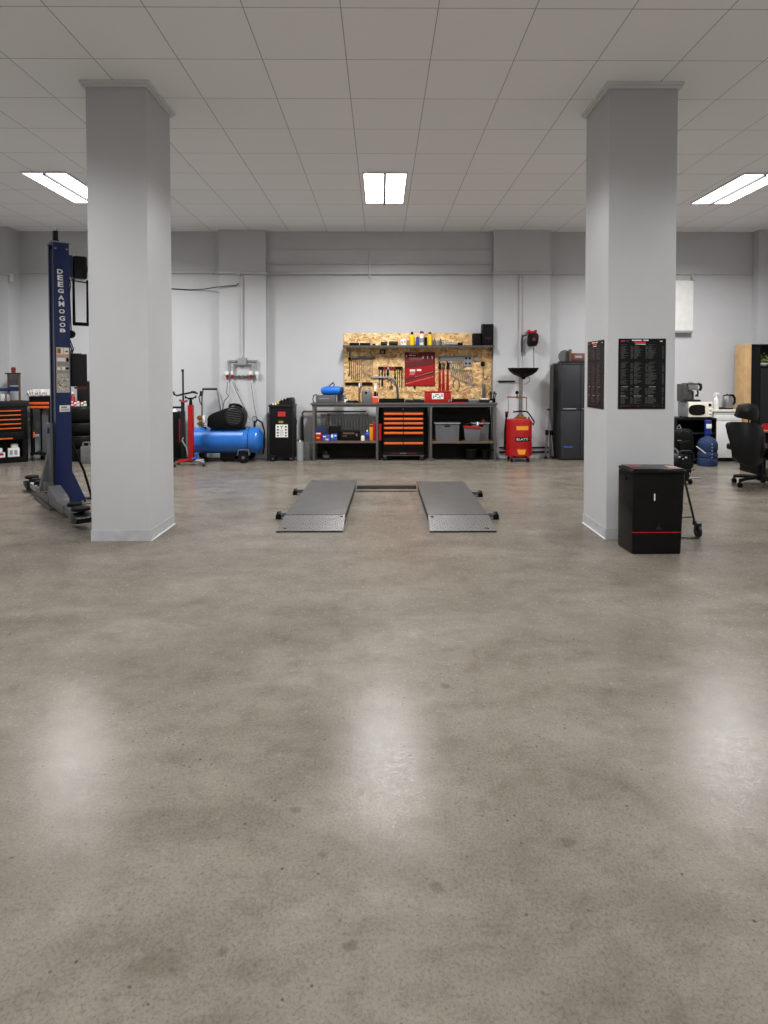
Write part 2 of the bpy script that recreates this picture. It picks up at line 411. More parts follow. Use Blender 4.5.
# ---------------------------------------------------------- ceiling lights
POWER, SPREAD = {7.5: 64.0, 2.9: 42.0, -1.6: 42.0}, 154
def ceiling_light(x, y, label, grp='recessed ceiling lights'):
    t = thing('ceiling_light', label, 'ceiling light', (x, y, CEIL-.02), 0, grp, local=True)
    m = MB(); w, l = .252, .6
    for s in (-1, 1):
        m.box(s*w, s*(w-.016), -l, l, 0, .019, .002); m.box(-w+.016, w-.016, s*l, s*(l-.016), 0, .019, .002)
    m.ob('frame', WHITE_TRIM, t)
    MB().box(-.014, .014, -l+.016, l-.016, -.019, .019, .002).ob('divider', MGREY, t)
    ld = bpy.data.lights.new('tube_light', 'AREA'); ld.shape = 'RECTANGLE'; ld.size = .205; ld.size_y = 1.16; ld.energy = POWER[y]/2; ld.spread = math.radians(SPREAD); ld.color = (1., .992, .985)
    for s in (-1, 1):
        lo = bpy.data.objects.new('tube_light', ld); COL.objects.link(lo); lo.parent = t; lo.location = (s*.1255, 0, -.016)
    for s in (-1, 1):
        MB().box(s*.0145, s*(w-.0165), -l+.0165, l-.0165, .006, .014).ob('diffuser', LAMP, t)
lxs = (-3.72, .045, 4.29)
for x, w in zip(lxs, ('left', 'middle', 'right')):
    ceiling_light(x, 7.5, {'left': 'lit recessed ceiling light beside the left pillar above the blue lift', 'middle': 'lit recessed ceiling light in the middle, in line with the tool wall', 'right': 'lit recessed ceiling light right of the right pillar with the posters'}[w])
for yy, row in ((2.9, 'overhead'), (-1.6, 'behind the viewer')):
    for x, w in zip(lxs, ('left', 'middle', 'right')):
        ceiling_light(x, yy, 'lit recessed ceiling light of the unseen row %s, %s one' % (row, w))

# ------------------------------------------------- blue lift post (left)
phi = math.atan2(.63, .777)
C0 = G(65, 505.5)
lift = thing('lift_post', 'tall blue vehicle lift post with white lettering beside the left pillar', 'car lift',
             (C0.x-.12*math.sin(phi), C0.y+.12*math.cos(phi), 0), phi, local=True)
HT = 2.60
m = MB()
m.box(-.071, .071, -.12, -.108, .012, HT, .002); m.box(-.071, .071, .108, .12, .012, HT, .002); m.box(.059, .071, -.108, .108, .012, HT)
m.box(-.071, -.060, -.108, -.068, .012, HT); m.box(-.071, -.060, .068, .108, .012, HT)
m.ob('post', BLUE, lift)
m = MB(); m.box(-.06, .059, -.107, .107, .02, HT-.05); m.ob('channel_lining', BLACKM, lift)
m = MB(); m.box(-.089, .089, -.121, .121, HT, HT+.012, .002)
for x in (-.05, .05): m.cyl((x, -.1205, HT-.06), (x, -.127, HT-.06), .009, seg=10)
m.ob('top_plate', LGREY, lift)
m = MB(); m.box(-.045, -.005, -.03, .03, HT+.012, HT+.13, .004); m.cyl((-.025, -.035, HT+.11), (-.025, .035, HT+.11), .018); m.box(-.05, .0, -.04, .04, HT+.012, HT+.04)
m.box(-.013, -.009, -.004, .004, HT+.13, HT+.155)
m.ob('pulley_bracket', DGREY, lift)
# base plate and gussets
m = MB(); m.box(-.10, .22, -.20, .20, 0.001, .012, .002); m.ob('base_plate', DSTEEL, lift)
m = MB()
for y in (-.115, .103): m.prism([(.071, .012), (.20, .012), (.19, .05), (.071, .34)], y, y+.012, 'y')
m.ob('gusset', BLUE, lift)
for x, y in ((.15, -.16), (.19, .0), (.15, .16), (-.05, -.17)): MB().cyl((x, y, .012), (x, y, .035), .014, seg=6).ob('anchor_bolt', STEEL, lift)
m = MB(); m.tube([(.30, .10, .02), (.22, .05, .30), (.088, 0, .62)], .012, 8); m.box(.25, .40, .05, .15, .001, .012); m.cyl((.33, .1, .012), (.33, .1, .04), .016, seg=6)
m.ob('brace', BLACKM, lift)
# carriage and arms
m = MB(); m.box(-.115, -.0885, -.075, .075, .20, .82, .004); m.box(-.165, -.089, -.085, .085, .16, .24, .004)
m.prism([(-.20, .14), (-.09, .14), (-.09, .52), (-.115, .52)], .02, .09, 'y')
m.ob('carriage', MGREY, lift)
m = MB(); m.box(-.135, -.116, -.06, .06, .72, .78, .004); m.ob('lock_block', BLUE, lift)
ARMX0, ARMX1 = -.15, -.06
for s, nm in ((-1, 'front'), (1, 'rear')):
    a = MB(); a.box(ARMX0, ARMX1, s*.02, s*.62, .035, .125, .006)
    if s < 0: a.prism([(-.02, .126), (-.44, .126), (-.34, .165), (-.05, .22)], ARMX0-.01, ARMX1+.01, 'x')
    arm = a.ob('swing_arm', MGREY, lift)
    b = MB(); b.box(ARMX0+.012, ARMX1-.012, s*.62, s*1.02, .05, .112, .004); b.ob('arm_extension', LGREY if s > 0 else MGREY, arm)
    h = MB(); h.prism([(s*1.00, .03), (s*1.17, .055), (s*1.21, .105), (s*1.06, .125), (s*1.0, .12)], ARMX0-.02, ARMX1+.03, 'x', .004)
    h.ob('arm_end', DGREY, arm)
    arm.location.y = -.12
    for k, (y, r) in enumerate(((1.07, .075), (.86, .06)) if s < 0 else ((1.07, .07), (.80, .055), (.62, .055))):
        pz = .118 if k == 0 else .113
        q = MB(); q.cyl((-.105, s*y, pz), (-.105, s*y, pz+.022 if k == 0 else pz+.03), .028, seg=14); q.lathe([(.03, 0), (r, .008), (r, .028), (r*.9, .036)], (-.105, s*y, pz+(.022 if k == 0 else .03)), 'z', 20)
        q.ob('lift_pad', RUBBER, arm)
m = MB(); m.box(-.17, -.04, -.30, .35, .002, .034, .004); m.ob('floor_channel', DSTEEL, lift)
# power unit on the back
ZC = lambda py: CAMH+(375-py)*6.17/618
m = MB(); m.box(.0715, .12, -.06, .06, ZC(276), ZC(254), .004); m.ob('motor_bracket', BLUE, lift)
m = MB(); m.box(.121, .25, -.075, .075, ZC(277), ZC(254), .02, 3)
mo = m.ob('motor', GLOSSBLACK, lift)
m = MB(); m.cyl((.25, -.02, ZC(265)), (.30, -.05, ZC(265)), .035); m.cyl((.30, -.05, ZC(265)), (.33, -.06, ZC(265)), .022); m.ob('pump_valve', LGREY, mo)
m = MB()
x0, x1 = .135, .265
m.tube([(x0, 0, ZC(277)), (x0, 0, ZC(322.5)), (x1, 0, ZC(322.5)), (x1, 0, ZC(277))], .011, 8); m.box(x0-.008, x1+.008, -.016, .016, ZC(324), ZC(320.5), .003)
m.ob('hydraulic_hose', RUBBER, lift)
m = MB(); m.tube([(.092, -.02, ZC(277)), (.10, -.03, ZC(284)), (.089, -.03, ZC(292)), (.10, -.03, ZC(330))], .006, 8); m.ob('hydraulic_hose', RUBBER, lift)
m = MB(); m.lathe([(.02, -.03), (.038, -.022), (.042, 0), (.038, .022), (.02, .03)], (.105, 0, ZC(333)), 'y', 18); m.ob('end_stop', RUBBER, lift)
m = MB(); m.box(.09, .235, -.07, .07, ZC(386), ZC(353), .006); m.m(1).box(.11, .19, -.05, .05, ZC(353), ZC(352.3)); m.box(.14, .23, -.06, .06, ZC(388.5), ZC(386.5))
m.ob('control_box', [DGREY, DRED], lift)
m = MB(); m.tube([(.09, -.02, ZC(353)), (.105, -.02, ZC(349)), (.095, -.02, ZC(345)), (.088, -.02, ZC(343))], .006, 8)
m.tube([(.11, 0, ZC(353)), (.125, 0, ZC(348)), (.105, 0, ZC(342)), (.09, 0, ZC(338))], .006, 8); m.ob('cable', RUBBER, lift)
# lettering and stickers on the front face
zt, zb = ZC(270.5), ZC(332.3)
chars = 'DEEGAMOGOB'; n = len(chars)
for i, ch in enumerate(chars):
    pass
zs = [272.5, 278.5, 285, 291.5, 298, 304.2, 311.5, 318.5, 324.8, 330.3]
hs = [4.4, 5.2, 5.2, 4.2, 4.4, 5.2, 4.2, 4.6, 4.2, 3.6]
for ch, y, h in zip(chars, zs, hs):
    letters(ch, -.005+.0003*(y-300), -.1215, ZC(y), h*6.1/618, WHITE, lift, .05, bold=.03)
m = MB(); z0, z1 = ZC(391.8), ZC(347); x0, x1 = -.058, .059
m.box(x0, x1, -.1225, -.1203, z0, z1)
yy = -.1232
def strip(u0, u1, v0, v1, mi): m.m(mi).box(x0+(x1-x0)*u0, x0+(x1-x0)*u1, yy, -.1226, z0+(z1-z0)*v0, z0+(z1-z0)*v1)
strip(.04, .54, .845, .985, 3); strip(.06, .36, .86, .98, 2); strip(.6, .97, .85, .985, 3); strip(.12, .3, .87, .96, 4); strip(.7, .9, .89, .93, 1)
strip(.04, .97, .80, .83, 2)
strip(.06, .7, .69, .77, 3); strip(.76, .95, .68, .77, 1)
for k in range(3): strip(.06, .95, .65-.025*k, .662-.025*k, 5)
strip(.06, .3, .50, .56, 3); strip(.42, .66, .5, .57, 3); strip(.7, .95, .51, .56, 1)
for k in range(3): strip(.06, .95, .47-.02*k, .478-.02*k, 5)
for k in range(26):
    u, v = rng.uniform(.05, .85), rng.uniform(.03, .40); strip(u, u+rng.uniform(.05, .13), v, v+rng.uniform(.01, .035), rng.choice([1, 3, 5, 5, 3]))
strip(.1, .2, .13, .17, 2)
m.ob('warning_sticker', [PRINT, BLACK, AMBER, PAPER, GREEN, MGREY], lift)
m = MB(); m.box(-.035, .059, -.1225, -.1203, ZC(410.8), ZC(404.5)); m.m(1).box(-.02, .03, -.1232, -.1226, ZC(406.8), ZC(405.8))
for k in range(3): m.m(2).box(-.025, .055, -.1232, -.1226, ZC(408.2+k*.8), ZC(407.9+k*.8))
m.ob('rating_label', [PAPER, BLACK, MGREY], lift)

# ----------------------------------------- low platform lift on the floor
pl = thing('platform_lift', 'low grey steel platform lift with two ramps lying in the middle of the floor', 'car lift', G(387, 500))
TOPZ = .085
for s, (fl, fr, bl, br) in enumerate((((285.4, 514.3), (345.3, 514.3), (310.8, 480.3), (356.8, 480.5)), ((428, 514.3), (488.3, 514.3), (416.6, 481.4), (463.6, 481.2)))):
    A, B, C, D = G(*fl, TOPZ), G(*fr, TOPZ), G(*br, TOPZ), G(*bl, TOPZ)
    for q in (A, B): q.y = (A.y+B.y)/2
    for q in (C, D): q.y = (C.y+D.y)/2
    m = MB()
    m.prism([(A.x, A.y), (B.x, B.y), (C.x, C.y), (D.x, D.y)], .062, TOPZ, 'z', .003)
    deck = m.ob('platform', PLATE, pl); m = MB()
    ins = .012
    m.prism([(A.x+ins, A.y+ins), (B.x-ins, B.y+ins), (C.x-ins, C.y-ins), (D.x+ins, D.y-ins)], .012, .0625, 'z')
    m.ob('base_frame', BLACKM, pl)
    for q in (C, D):
        m = MB(); m.cyl((q.x+(.04 if q is D else -.04), q.y-.05, TOPZ), (q.x+(.04 if q is D else -.04), q.y-.05, TOPZ+.003), .012, seg=10)
        m.ob('bolt', BLACKM, deck)
    # ramp plate with a tread pattern
    e0, e1 = (G(276.2, 532.3), G(343, 532.3)) if s == 0 else (G(429.8, 532.3), G(496.6, 532.3))
    yb = (e0.y+e1.y)/2; yt = A.y-.014
    m = MB(); m.prism([(yb, .001), (yb+.004, .012), (yt, TOPZ-.004), (yt, TOPZ-.016)], 0, 1, 'x')
    for v in m.bm.verts:
        f = (v.co.y-yb)/(yt-yb); f = min(1, max(0, f)); L0 = e0.x+(A.x-e0.x)*f; L1 = e1.x+(B.x-e1.x)*f
        v.co.x = L0 if v.co.x < .5 else L1
    ramp = m.ob('ramp', TREAD, pl)
    MB().box(e0.x, e1.x, yb-.006, yb-.0002, .0008, .011).ob('front_edge', BLACKM, ramp)
    m = MB(); nrow = 12; ncol = 26
    for i in range(nrow):
        f = (i+.7)/(nrow+.4); y = yb+(yt-yb)*f; z = .012+(TOPZ-.012)*f
        for j in range(ncol):
            u = (j+.5)/ncol; x = (e0.x+(A.x-e0.x)*f)*(1-u)+(e1.x+(B.x-e1.x)*f)*u
            Mx = Matrix.Translation((x, y, z+.001)) @ Matrix.Rotation(math.atan2(TOPZ-.012, yt-yb), 4, 'X') @ Matrix.Rotation(PI/4 if (i+j) % 2 else -PI/4, 4, 'Z')
            m.box(-.0085, .0085, -.0025, .0025, -.001, .0022, M=Mx)
    m.ob('tread', STEEL, ramp, smooth=False)
    m = MB()
    xx = e0.x+.05 if s == 0 else e1.x-.09
    for dx, dy, dz in ((0, .035, .022),): m.box(xx, xx+.035, yb+dy, yb+dy+.02, dz-.004, dz+.003)
    m.ob('slot', RUBBER, ramp); m = MB()
    xx = B.x-.04 if s == 0 else A.x+.02
    m.box(xx, xx+.02, yt-.04, yt-.02, TOPZ-.011, TOPZ-.004)
    m.ob('slot', RUBBER, ramp)
    for py, yy in ((0, None), (1, None)):
        px, pyy = (((294, 494.5), (277.3, 518.5)) if s == 0 else ((481.5, 496.5), (497.3, 518.7)))[py]
        g = G(px, pyy); f = (g.y-A.y)/(D.y-A.y); f = min(.97, max(.03, f))
        xe = (A.x+(D.x-A.x)*f) if s == 0 else (B.x+(C.x-B.x)*f)
        q = MB(); d = 1 if s == 0 else -1
        q.box(g.x+d*.02, xe+d*.012, g.y-.03, g.y+.03, .02, .058, .004); q.ob('foot_bracket', MGREY, pl)
        q = MB(); q.lathe([(.02, -.022), (.032, -.018), (.032, .018), (.02, .022)], (g.x+d*.018, g.y-.002, .033), 'x', 18); q.box(g.x-.008, g.x+.04 if d > 0 else g.x+.008, g.y-.038, g.y-.033, .002, .04)
        if d < 0: q.box(g.x-.04, g.x, g.y-.038, g.y-.033, .002, .04)
        q.ob('rubber_foot', RUBBER, pl)
a, b = G(356.5, 486.5, .05), G(416.8, 487, .05)
yb = (a.y+b.y)/2
MB().box(a.x+.004, b.x-.004, yb-.03, yb+.03, .028, .071, .006).ob('cross_bar', PLATE, pl)

# ------------------------------------------------ corner behind the lift post
ang = math.atan2(.604, .797)
e = Vector((P(28.5, 460, 9.30).x, 9.30, 0)); dx = Vector((math.cos(ang), math.sin(ang), 0))
ccx = e-dx*.38
tc = thing('tool_cabinet', 'black tool cabinet with slim orange drawer pulls at the left edge of the photo', 'tool cabinet', (ccx.x, ccx.y, 0), ang, local=True)
m = MB(); D = .24; Wd = .38
m.box(-Wd, Wd, .012, D, .34, .83, .003); m.box(-Wd, Wd, .012, D, .0, .08); m.box(-Wd, -Wd+.03, .012, D, .08, .34); m.box(Wd-.07, Wd, .012, D, .08, .34); m.box(-Wd, Wd, D-.02, D, .08, .34)
m.ob('body', BLACK, tc)
m = MB(); m.box(-Wd-.02, Wd+.02, 0, D+.005, .831, .915, .005); m.ob('worktop', DGREY, tc)
zz = [.755, .69, .625, .56, .495]
for i, z in enumerate(zz):
    m = MB(); m.box(-Wd+.02, Wd-.06, .0, .011, z-.03, z+.03, .002); d = m.ob('drawer', BLACKM, tc)
    MB().box(-Wd+.05, Wd-.09, -.016, -.0005, z+.010, z+.026, .004).ob('drawer_pull', ORANGE, d)
m = MB(); m.box(-Wd+.02, Wd-.06, .0, .011, .345, .455, .002); d = m.ob('drawer', BLACKM, tc)
MB().box(-Wd+.05, Wd-.2, -.016, -.0005, .355, .373, .004).ob('drawer_pull', ORANGE, d)
def inframe(root, lx, ly, lz): return root.location + Matrix.Rotation(root.rotation_euler.z, 3, 'Z') @ Vector((lx, ly, lz))
pz = inframe(tc, .03, .12, .082)
t = thing('parts_carton', 'white and red parts pack in the open bottom of the left tool cabinet', 'box', pz, ang, local=True)
m = MB(); m.m(0).box(-.06, .06, -.05, .05, 0, .07, .004); m.m(1).box(-.05, .04, -.051, -.0505, .03, .065); m.m(0).box(-.05, .03, -.04, .04, .071, .14, .02)
m.ob('pack', [WHITE, RED], t)
pz = inframe(tc, .20, .12, .082)
t = thing('parts_carton', 'larger white carton standing at the right in the open cabinet bottom', 'box', pz, ang, local=True)
m = MB(); m.m(0).box(-.075, .075, -.06, .06, 0, .13, .005); m.m(1)
for k in range(2): m.box(-.055+.06*k, -.015+.06*k, -.0612, -.0602, .03, .10)
m.m(0).box(-.03, .06, -.04, .05, .131, .19, .015); m.ob('pack', [WHITE, LGREY], t)
# shop press on the cabinet
sp_ = inframe(tc, .20, .10, .916)
t = thing('shop_press', 'small bench press with brown posts, blue bed and red jack on the left cabinet', 'press', sp_, 0.12, local=True)
m = MB()
for x in (-.055, .10): m.box(x-.008, x+.008, -.02, .02, 0, .40, .002)
m.box(-.075, .12, -.06, .06, 0, .012)
fr = m.ob('frame', RUST, t)
m = MB(); m.box(-.09, .115, -.03, .03, .40, .418, .002); m.ob('head_beam', BLACKM, t)
m = MB(); m.box(-.035, .075, -.028, .028, .23, .399, .006); m.ob('ram_housing', DSTEEL, t)
m = MB(); m.cyl((.02, 0, .419), (.02, 0, .49), .028, .032); m.ball((.02, 0, .49), .032, .032, .016); m.ob('jack_head', DRED, t)
m = MB(); m.box(-.20, .085, -.035, .035, .145, .19, .012); m.box(-.04, .09, -.036, .036, .16, .215, .01); m.ob('press_bed', BLUE, t)
for k, (lx, h, c, lab) in enumerate(((-.10, .105, WHITE, 'square white can standing under the blue press bed'), (-.015, .10, LGREY, 'round pale can standing under the press ram'))):
    m = MB(); q = sp_+Vector((lx, -.075-.015*k, .001))
    if k == 0: m.box(q.x-.022, q.x+.022, q.y-.018, q.y+.018, q.z, q.z+h, .004); m.m(1).cyl((q.x, q.y, q.z+h), (q.x, q.y, q.z+h+.014), .01)
    else: m.lathe([(.024, 0), (.026, .005), (.026, h-.02), (.012, h-.005), (.012, h+.006)], q); m.m(1)
    solo('can', m, [c, MGREY], lab, 'can')
# tool trolley with two orange drawers
YT = 9.36
t = thing('tool_trolley', 'black trolley with two orange drawers between the left cabinet and the lift post', 'tool trolley', (P(40, 460, YT).x, YT, 0))
a, b = P(28.7, 409, YT), P(50.5, 396.5, YT); x0, x1 = a.x, b.x
m = MB(); m.box(x0, x1, YT+.01, YT+.34, a.z+.005, b.z, .003); m.ob('body', BLACK, t)
for y0, y1 in ((402, 404.4), (406, 408.3)):
    q, r_ = P(29.5, y1+.8, YT), P(49.8, y0-.8, YT)
    d = MB().box(q.x, r_.x, YT, YT+.0095, q.z, r_.z).ob('drawer', BLACKM, t)
    q, r_ = P(29.5, y1, YT), P(49.3, y0, YT); MB().box(q.x, r_.x, YT-.014, YT-.0005, q.z, r_.z, .004).ob('drawer_pull', ORANGE, d)
for x in (x0+.025, x1-.025):
    for y in (YT+.03, YT+.31): MB().box(x-.014, x+.014, y-.014, y+.014, .075, a.z+.004).ob('leg', BLACKM, t)
MB().box(x0, x1, YT+.012, YT+.33, .095, .125, .003).ob('shelf', BLACKM, t)
for x in (x0+.03, x1-.03):
    for y in (YT+.03, YT+.29): caster(t, x, y, .074, .028)
t = thing('packet_heap', 'heap of white and red printed packets on the trolley beside the lift post', 'packets', (P(39, 396, YT+.1).x, YT+.12, b.z+.001), 0, local=True)
for k in range(9):
    m = MB(); Mx = Matrix.Translation((-.13+.034*k, .0, .035+.006*(k % 3))) @ Matrix.Rotation(rng.uniform(-.5, .5), 4, 'Y') @ Matrix.Rotation(rng.uniform(-.3, .3), 4, 'Z')
    m.box(-.022, .022, -.06, .06, -.034, .058, .008, M=Mx); m.m(1).box(-.012, .012, -.061, -.0605, -.01, .02, M=Mx)
    for v in m.bm.verts: v.co.z = max(0, v.co.z)
    m.ob('packet', [WHITE, PINK if k % 2 else LGREY], t)
# grey sheets standing on the trolley shelf
q = P(32.6, 450, YT+.06); 
m = MB(); m.box(P(32.8, 1, YT).x, P(39, 1, YT).x, YT+.06, YT+.075, .126, P(1, 411, YT).z, .004)
solo('grey_sheet', m, MGREY, 'tall grey sheet panel standing in the trolley beside the lift post', 'sheet')
m = MB(); m.box(P(40, 1, YT).x, P(46.5, 1, YT).x, YT+.10, YT+.115, P(1, 424, YT).z, P(1, 411, YT).z, .004); m.box(P(42.8, 1, YT).x, P(43.6, 1, YT).x, YT+.105, YT+.112, .126, P(1, 424, YT).z)
solo('grey_sheet', m, DGREY, 'short dark grey panel on a stem right of the tall sheet', 'sheet')
m = MB(); c = P(34.2, 436, YT+.03)
m.box(c.x-.013, c.x+.004, YT+.02, YT+.05, P(1, 438, YT).z, P(1, 432.5, YT).z, .003); m.m(1).box(c.x+.006, c.x+.075, YT+.024, YT+.046, P(1, 437, YT).z, P(1, 434.5, YT).z, .003)
m.m(2).box(c.x-.010, c.x+.001, YT+.022, YT+.048, .1265, P(1, 438, YT).z-.001); m.m(0).box(c.x+.003, c.x+.012, YT+.024, YT+.046, P(1, 437, YT).z, P(1, 434.5, YT).z)
solo('brush', m, [ORANGE, LGREY, BLACK], 'orange handled brush standing in the trolley in front of the grey sheet', 'brush')
# tyres, bottles and a metal can behind the post
YS = 9.25
Rr = .235; tx = P(69, 440, YS+Rr).x+Rr
zb = 0.001; hs_ = [(458, 447), (446.2, 433.4), (432.6, 420.8), (420, 405)]
for i in range(4):
    h = [.195, .198, .188, .235][i]
    m = MB(); m.lathe([(.14, 0), (.195, .004), (Rr-.012, .03), (Rr, .06), (Rr, h-.06), (Rr-.012, h-.03), (.195, h-.004), (.14, h), (.13, h*.8), (.13, h*.2)], (tx, YS+Rr, zb), 'z', 40)
    m.m(1).lathe([(.200, -.012), (.226, -.016), (.229, -.022), (.20, -.022)], (tx, YS+Rr, zb+h), 'z', 40)
    solo('tyre', m, [RUBBER, DGREY], ['black tyre lying on the floor, lowest of the stack behind the lift post', 'black tyre second from the floor in the stack behind the lift post', 'black tyre third from the floor in the stack behind the lift post', 'wide black tyre on top of the stack behind the lift post'][i], 'tyre', 'tyres stacked behind the lift post')
    zb += h+.002
topz = zb
for k, (px, c, c2, lab) in enumerate(((72.3, RED, WHITE, 'small red tub on the tyre stack, next to the lift post'), (75.3, WHITE, RED, 'white tube lying over the red tub on the tyre stack'), (78.5, PINK, WHITE, 'pale red tub in the middle of the tyre stack top'), (82, WHITE, RED, 'white tub with red band on the tyre stack'), (85.3, GREEN, WHITE, 'green and white tub on the tyre stack beside the pillar'))):
    q = P(px, 404, YS+.14); m = MB(); zq = topz
    r = .024
    m.lathe([(r*.9, 0), (r, .01), (r, .05), (r*.7, .065)], (q.x, YS+.13+.02*(k % 2), zq), 'z', 14); m.m(1).lathe([(r*.72, .0), (r*.76, .004), (r*.7, .022)], (q.x, YS+.13+.02*(k % 2), zq+.059), 'z', 12)
    m.lathe([(r*1.02, .015), (r*1.03, .02), (r*1.02, .035)], (q.x, YS+.13+.02*(k % 2), zq), 'z', 14)
    solo('tub', m, [c, c2], lab, 'tub', 'tubs on the tyre stack')
q = P(72.5, 395, YS+.3)
m = MB(); m.lathe([(.036, 0), (.038, .01), (.038, .13), (.016, .17), (.016, .185)], (P(72.6, 395, YS+.3).x, YS+.30, topz), 'z', 18); m.m(1).lathe([(.018, 0), (.018, .03), (.01, .034)], (P(72.6, 395, YS+.3).x, YS+.30, topz+.186), 'z', 14)
solo('spray_bottle', m, [RED, WHITE], 'red bottle with white cap on the tyre stack under the control box', 'bottle')
m = MB(); a, b = P(76.5, 404, YS+.38), P(90, 384, YS+.38); m.box(a.x, b.x, YS+.40, YS+.425, topz, b.z, .004); m.m(1).cyl((b.x-.09, YS+.39, b.z+.035), (b.x-.01, YS+.39, b.z+.035), .014); m.m(0).box(b.x-.08, b.x-.02, YS+.405, YS+.42, b.z, b.z+.03)
solo('grey_board', m, [DGREY, RUST], 'dark grey board standing on the tyre stack beside the pillar', 'board')
YK = 9.10
t = thing('jerry_can', 'silver metal can with two grip holes on the floor beside the pillar', 'can', (P(87, 459, YK).x, YK, 0))
m = MB(); a, b = P(80.3, 458.6, YK), P(95, 442, YK)
m.box(a.x, b.x, YK, YK+.09, .001, b.z-.06, .02, 3)
for i in range(5): m.box(a.x+.03+.045*i, a.x+.045+.045*i, YK-.004, YK+.004, .03, b.z-.085, .003)
can = m.ob('body', STEEL, t)
m = MB(); xm = (a.x+b.x)/2
m.tube([(a.x+.02, YK+.045, b.z-.065), (a.x+.022, YK+.045, b.z-.02), (a.x+.04, YK+.045, b.z-.008), (b.x-.04, YK+.045, b.z-.008), (b.x-.022, YK+.045, b.z-.02), (b.x-.02, YK+.045, b.z-.065)], .011, 10); m.tube([(xm, YK+.045, b.z-.065), (xm, YK+.045, b.z-.01)], .011, 10)
m.ob('handle', STEEL, t)
# ------------------------------------------------ conduits on the back wall
def conduit(pts, label, r=.014, cat='conduit', name='conduit', mt=None, clips=()):
    m = MB(); m.tube(pts, r, 10)
    for c in clips: m.box(c[0]-.012, c[0]+.012, c[1]-.02, c[1]+.02, c[2]-.024, c[2]+.024, .003)
    return solo(name, m, mt or CONDUIT, label, cat, 'conduits on the back wall')
def wallrun(pts, py, Yoff, lab, **k):
    return conduit([Vector((P(x, py, Y).x, Y, P(x, py, Y).z)) for x, Y in pts], lab, **k)
off = .0165
y1 = W-off; y2 = W-.13-off
wallrun([(18, y1), (219, y1)], 272.8, 0, 'horizontal conduit on the wall behind the lift post, up to the left wall pier', clips=((P(212, 272.8, y1).x, y1, P(212, 272.8, y1).z),))
zc = P(243, 273, y2).z
conduit([Vector((pxs[0]-.016, y1-.035, zc)), Vector((pxs[0]-.016, y2, zc)), Vector((pxs[1]+.016, y2, zc)), Vector((pxs[1]+.016, y1-.035, zc))], 'horizontal conduit crossing the left wall pier above the air outlets')
yb = W-.022-off
wallrun([(268, yb), (491.5, yb)], 263.6, 0, 'upper of two long conduits along the wall above the tool board', clips=tuple((P(x, 263.6, yb).x, yb, P(x, 263.6, yb).z) for x in (388,)))
wallrun([(268, yb), (491.5, yb)], 273.6, 0, 'lower of two long conduits along the wall above the tool board')
conduit([Vector((pxs[2]-.016, y1-.06, zc)), Vector((pxs[2]-.016, y2, zc)), Vector((pxs[3]+.016, y2, zc)), Vector((pxs[3]+.016, y1-.03, zc))], 'horizontal conduit crossing the right wall pier above the oil drainer')
wallrun([(552.5, y1), (690, y1)], 274, 0, 'horizontal conduit on the wall beside the right pillar')
a = P(690, 274, y1)
wallrun([(694.5, y1), (757, y1)], 274, 0, 'horizontal conduit from the white wall panel to the right corner')
conduit([P(369.5, 249, yb-.03), P(369.5, 277, yb-.03)], 'short upright conduit crossing the two long conduits', r=.012, clips=((P(369.5, 268, yb-.03).x, yb-.03, P(369.5, 268, yb-.03).z),))
x = P(240.2, 320, y2).x
m = MB(); q = P(239, 273, y2)
m.box(q.x-.03, q.x+.03, W-.13-.045, W-.13-.0335, q.z-.035, q.z+.035, .004)
solo('junction_box', m, CONDUIT, 'small grey junction box at the top of the upright conduit on the left wall pier', 'junction box')
conduit([P(242, 276.5, y2), P(242, 357, y2)], 'wide upright conduit running down the left wall pier to the air outlets', r=.019)
conduit([P(70, 280, y1), P(100, 284.5, y1), P(140, 287.6, y1), P(170, 288.5, y1), P(190, 289.8, y1), P(205, 289, y1-.03), P(216.5, 287.2, y2-.02), P(226, 286, y2-.012), P(236, 285.5, y2-.01), P(239.0, 283, y2-.01)], 'thin dark sagging cable between the left pillar and the left wall pier', r=.007, cat='cable', name='cable', mt=DGREY)
conduit([P(520.5, 275.5, y2), P(520.5, 390, y2), P(520.5, 444, y2)], 'upright conduit on the right wall pier behind the oil drainer', r=.02)
conduit([Vector((pxs[3]+.019, y1, P(550, 281, y1).z)), Vector((pxs[3]+.019, y1, .01))], 'thin upright pipe in the corner between wall pier and dark locker', r=.013)
conduit([P(498, 381.3, y2), P(515, 381.3, y2)], 'short black pipe stub on the right wall pier beside the tool board', r=.011, name='pipe', cat='pipe', mt=BLACK)
conduit([P(17, 276, W-.03), P(12, 274, W-.34), P(1, 273, W-.34)], 'conduit on the left corner pier at the photo edge')
q = P(11, 278, W-.35)
m = MB(); m.box(q.x-.03, q.x+.03, W-.345, W-.3195, q.z-.06, q.z+.05, .006); solo('junction_box', m, CONDUIT, 'pale junction box on the left corner pier', 'junction box')
q = P(757.8, 279, W-.18)
m = MB(); a = P(754, 281.5, y1); b = P(758, 275.5, y1); m.box(a.x, b.x-.004, y1-.03, y1-.016, a.z, b.z, .003); solo('junction_box', m, CONDUIT, 'small pale junction box in the right wall corner', 'junction box')
# low pipes along the wall pier behind the drainer
conduit([P(499, 452, y2), P(548.5, 452, y2)], 'dark pipe low on the right wall pier behind the red drainer', r=.016, name='pipe', cat='pipe', mt=DGREY)
conduit([P(499, 447.5, y2), P(548.5, 447.5, y2)], 'upper dark pipe low on the right wall pier behind the red drainer', r=.012, name='pipe', cat='pipe', mt=DGREY)

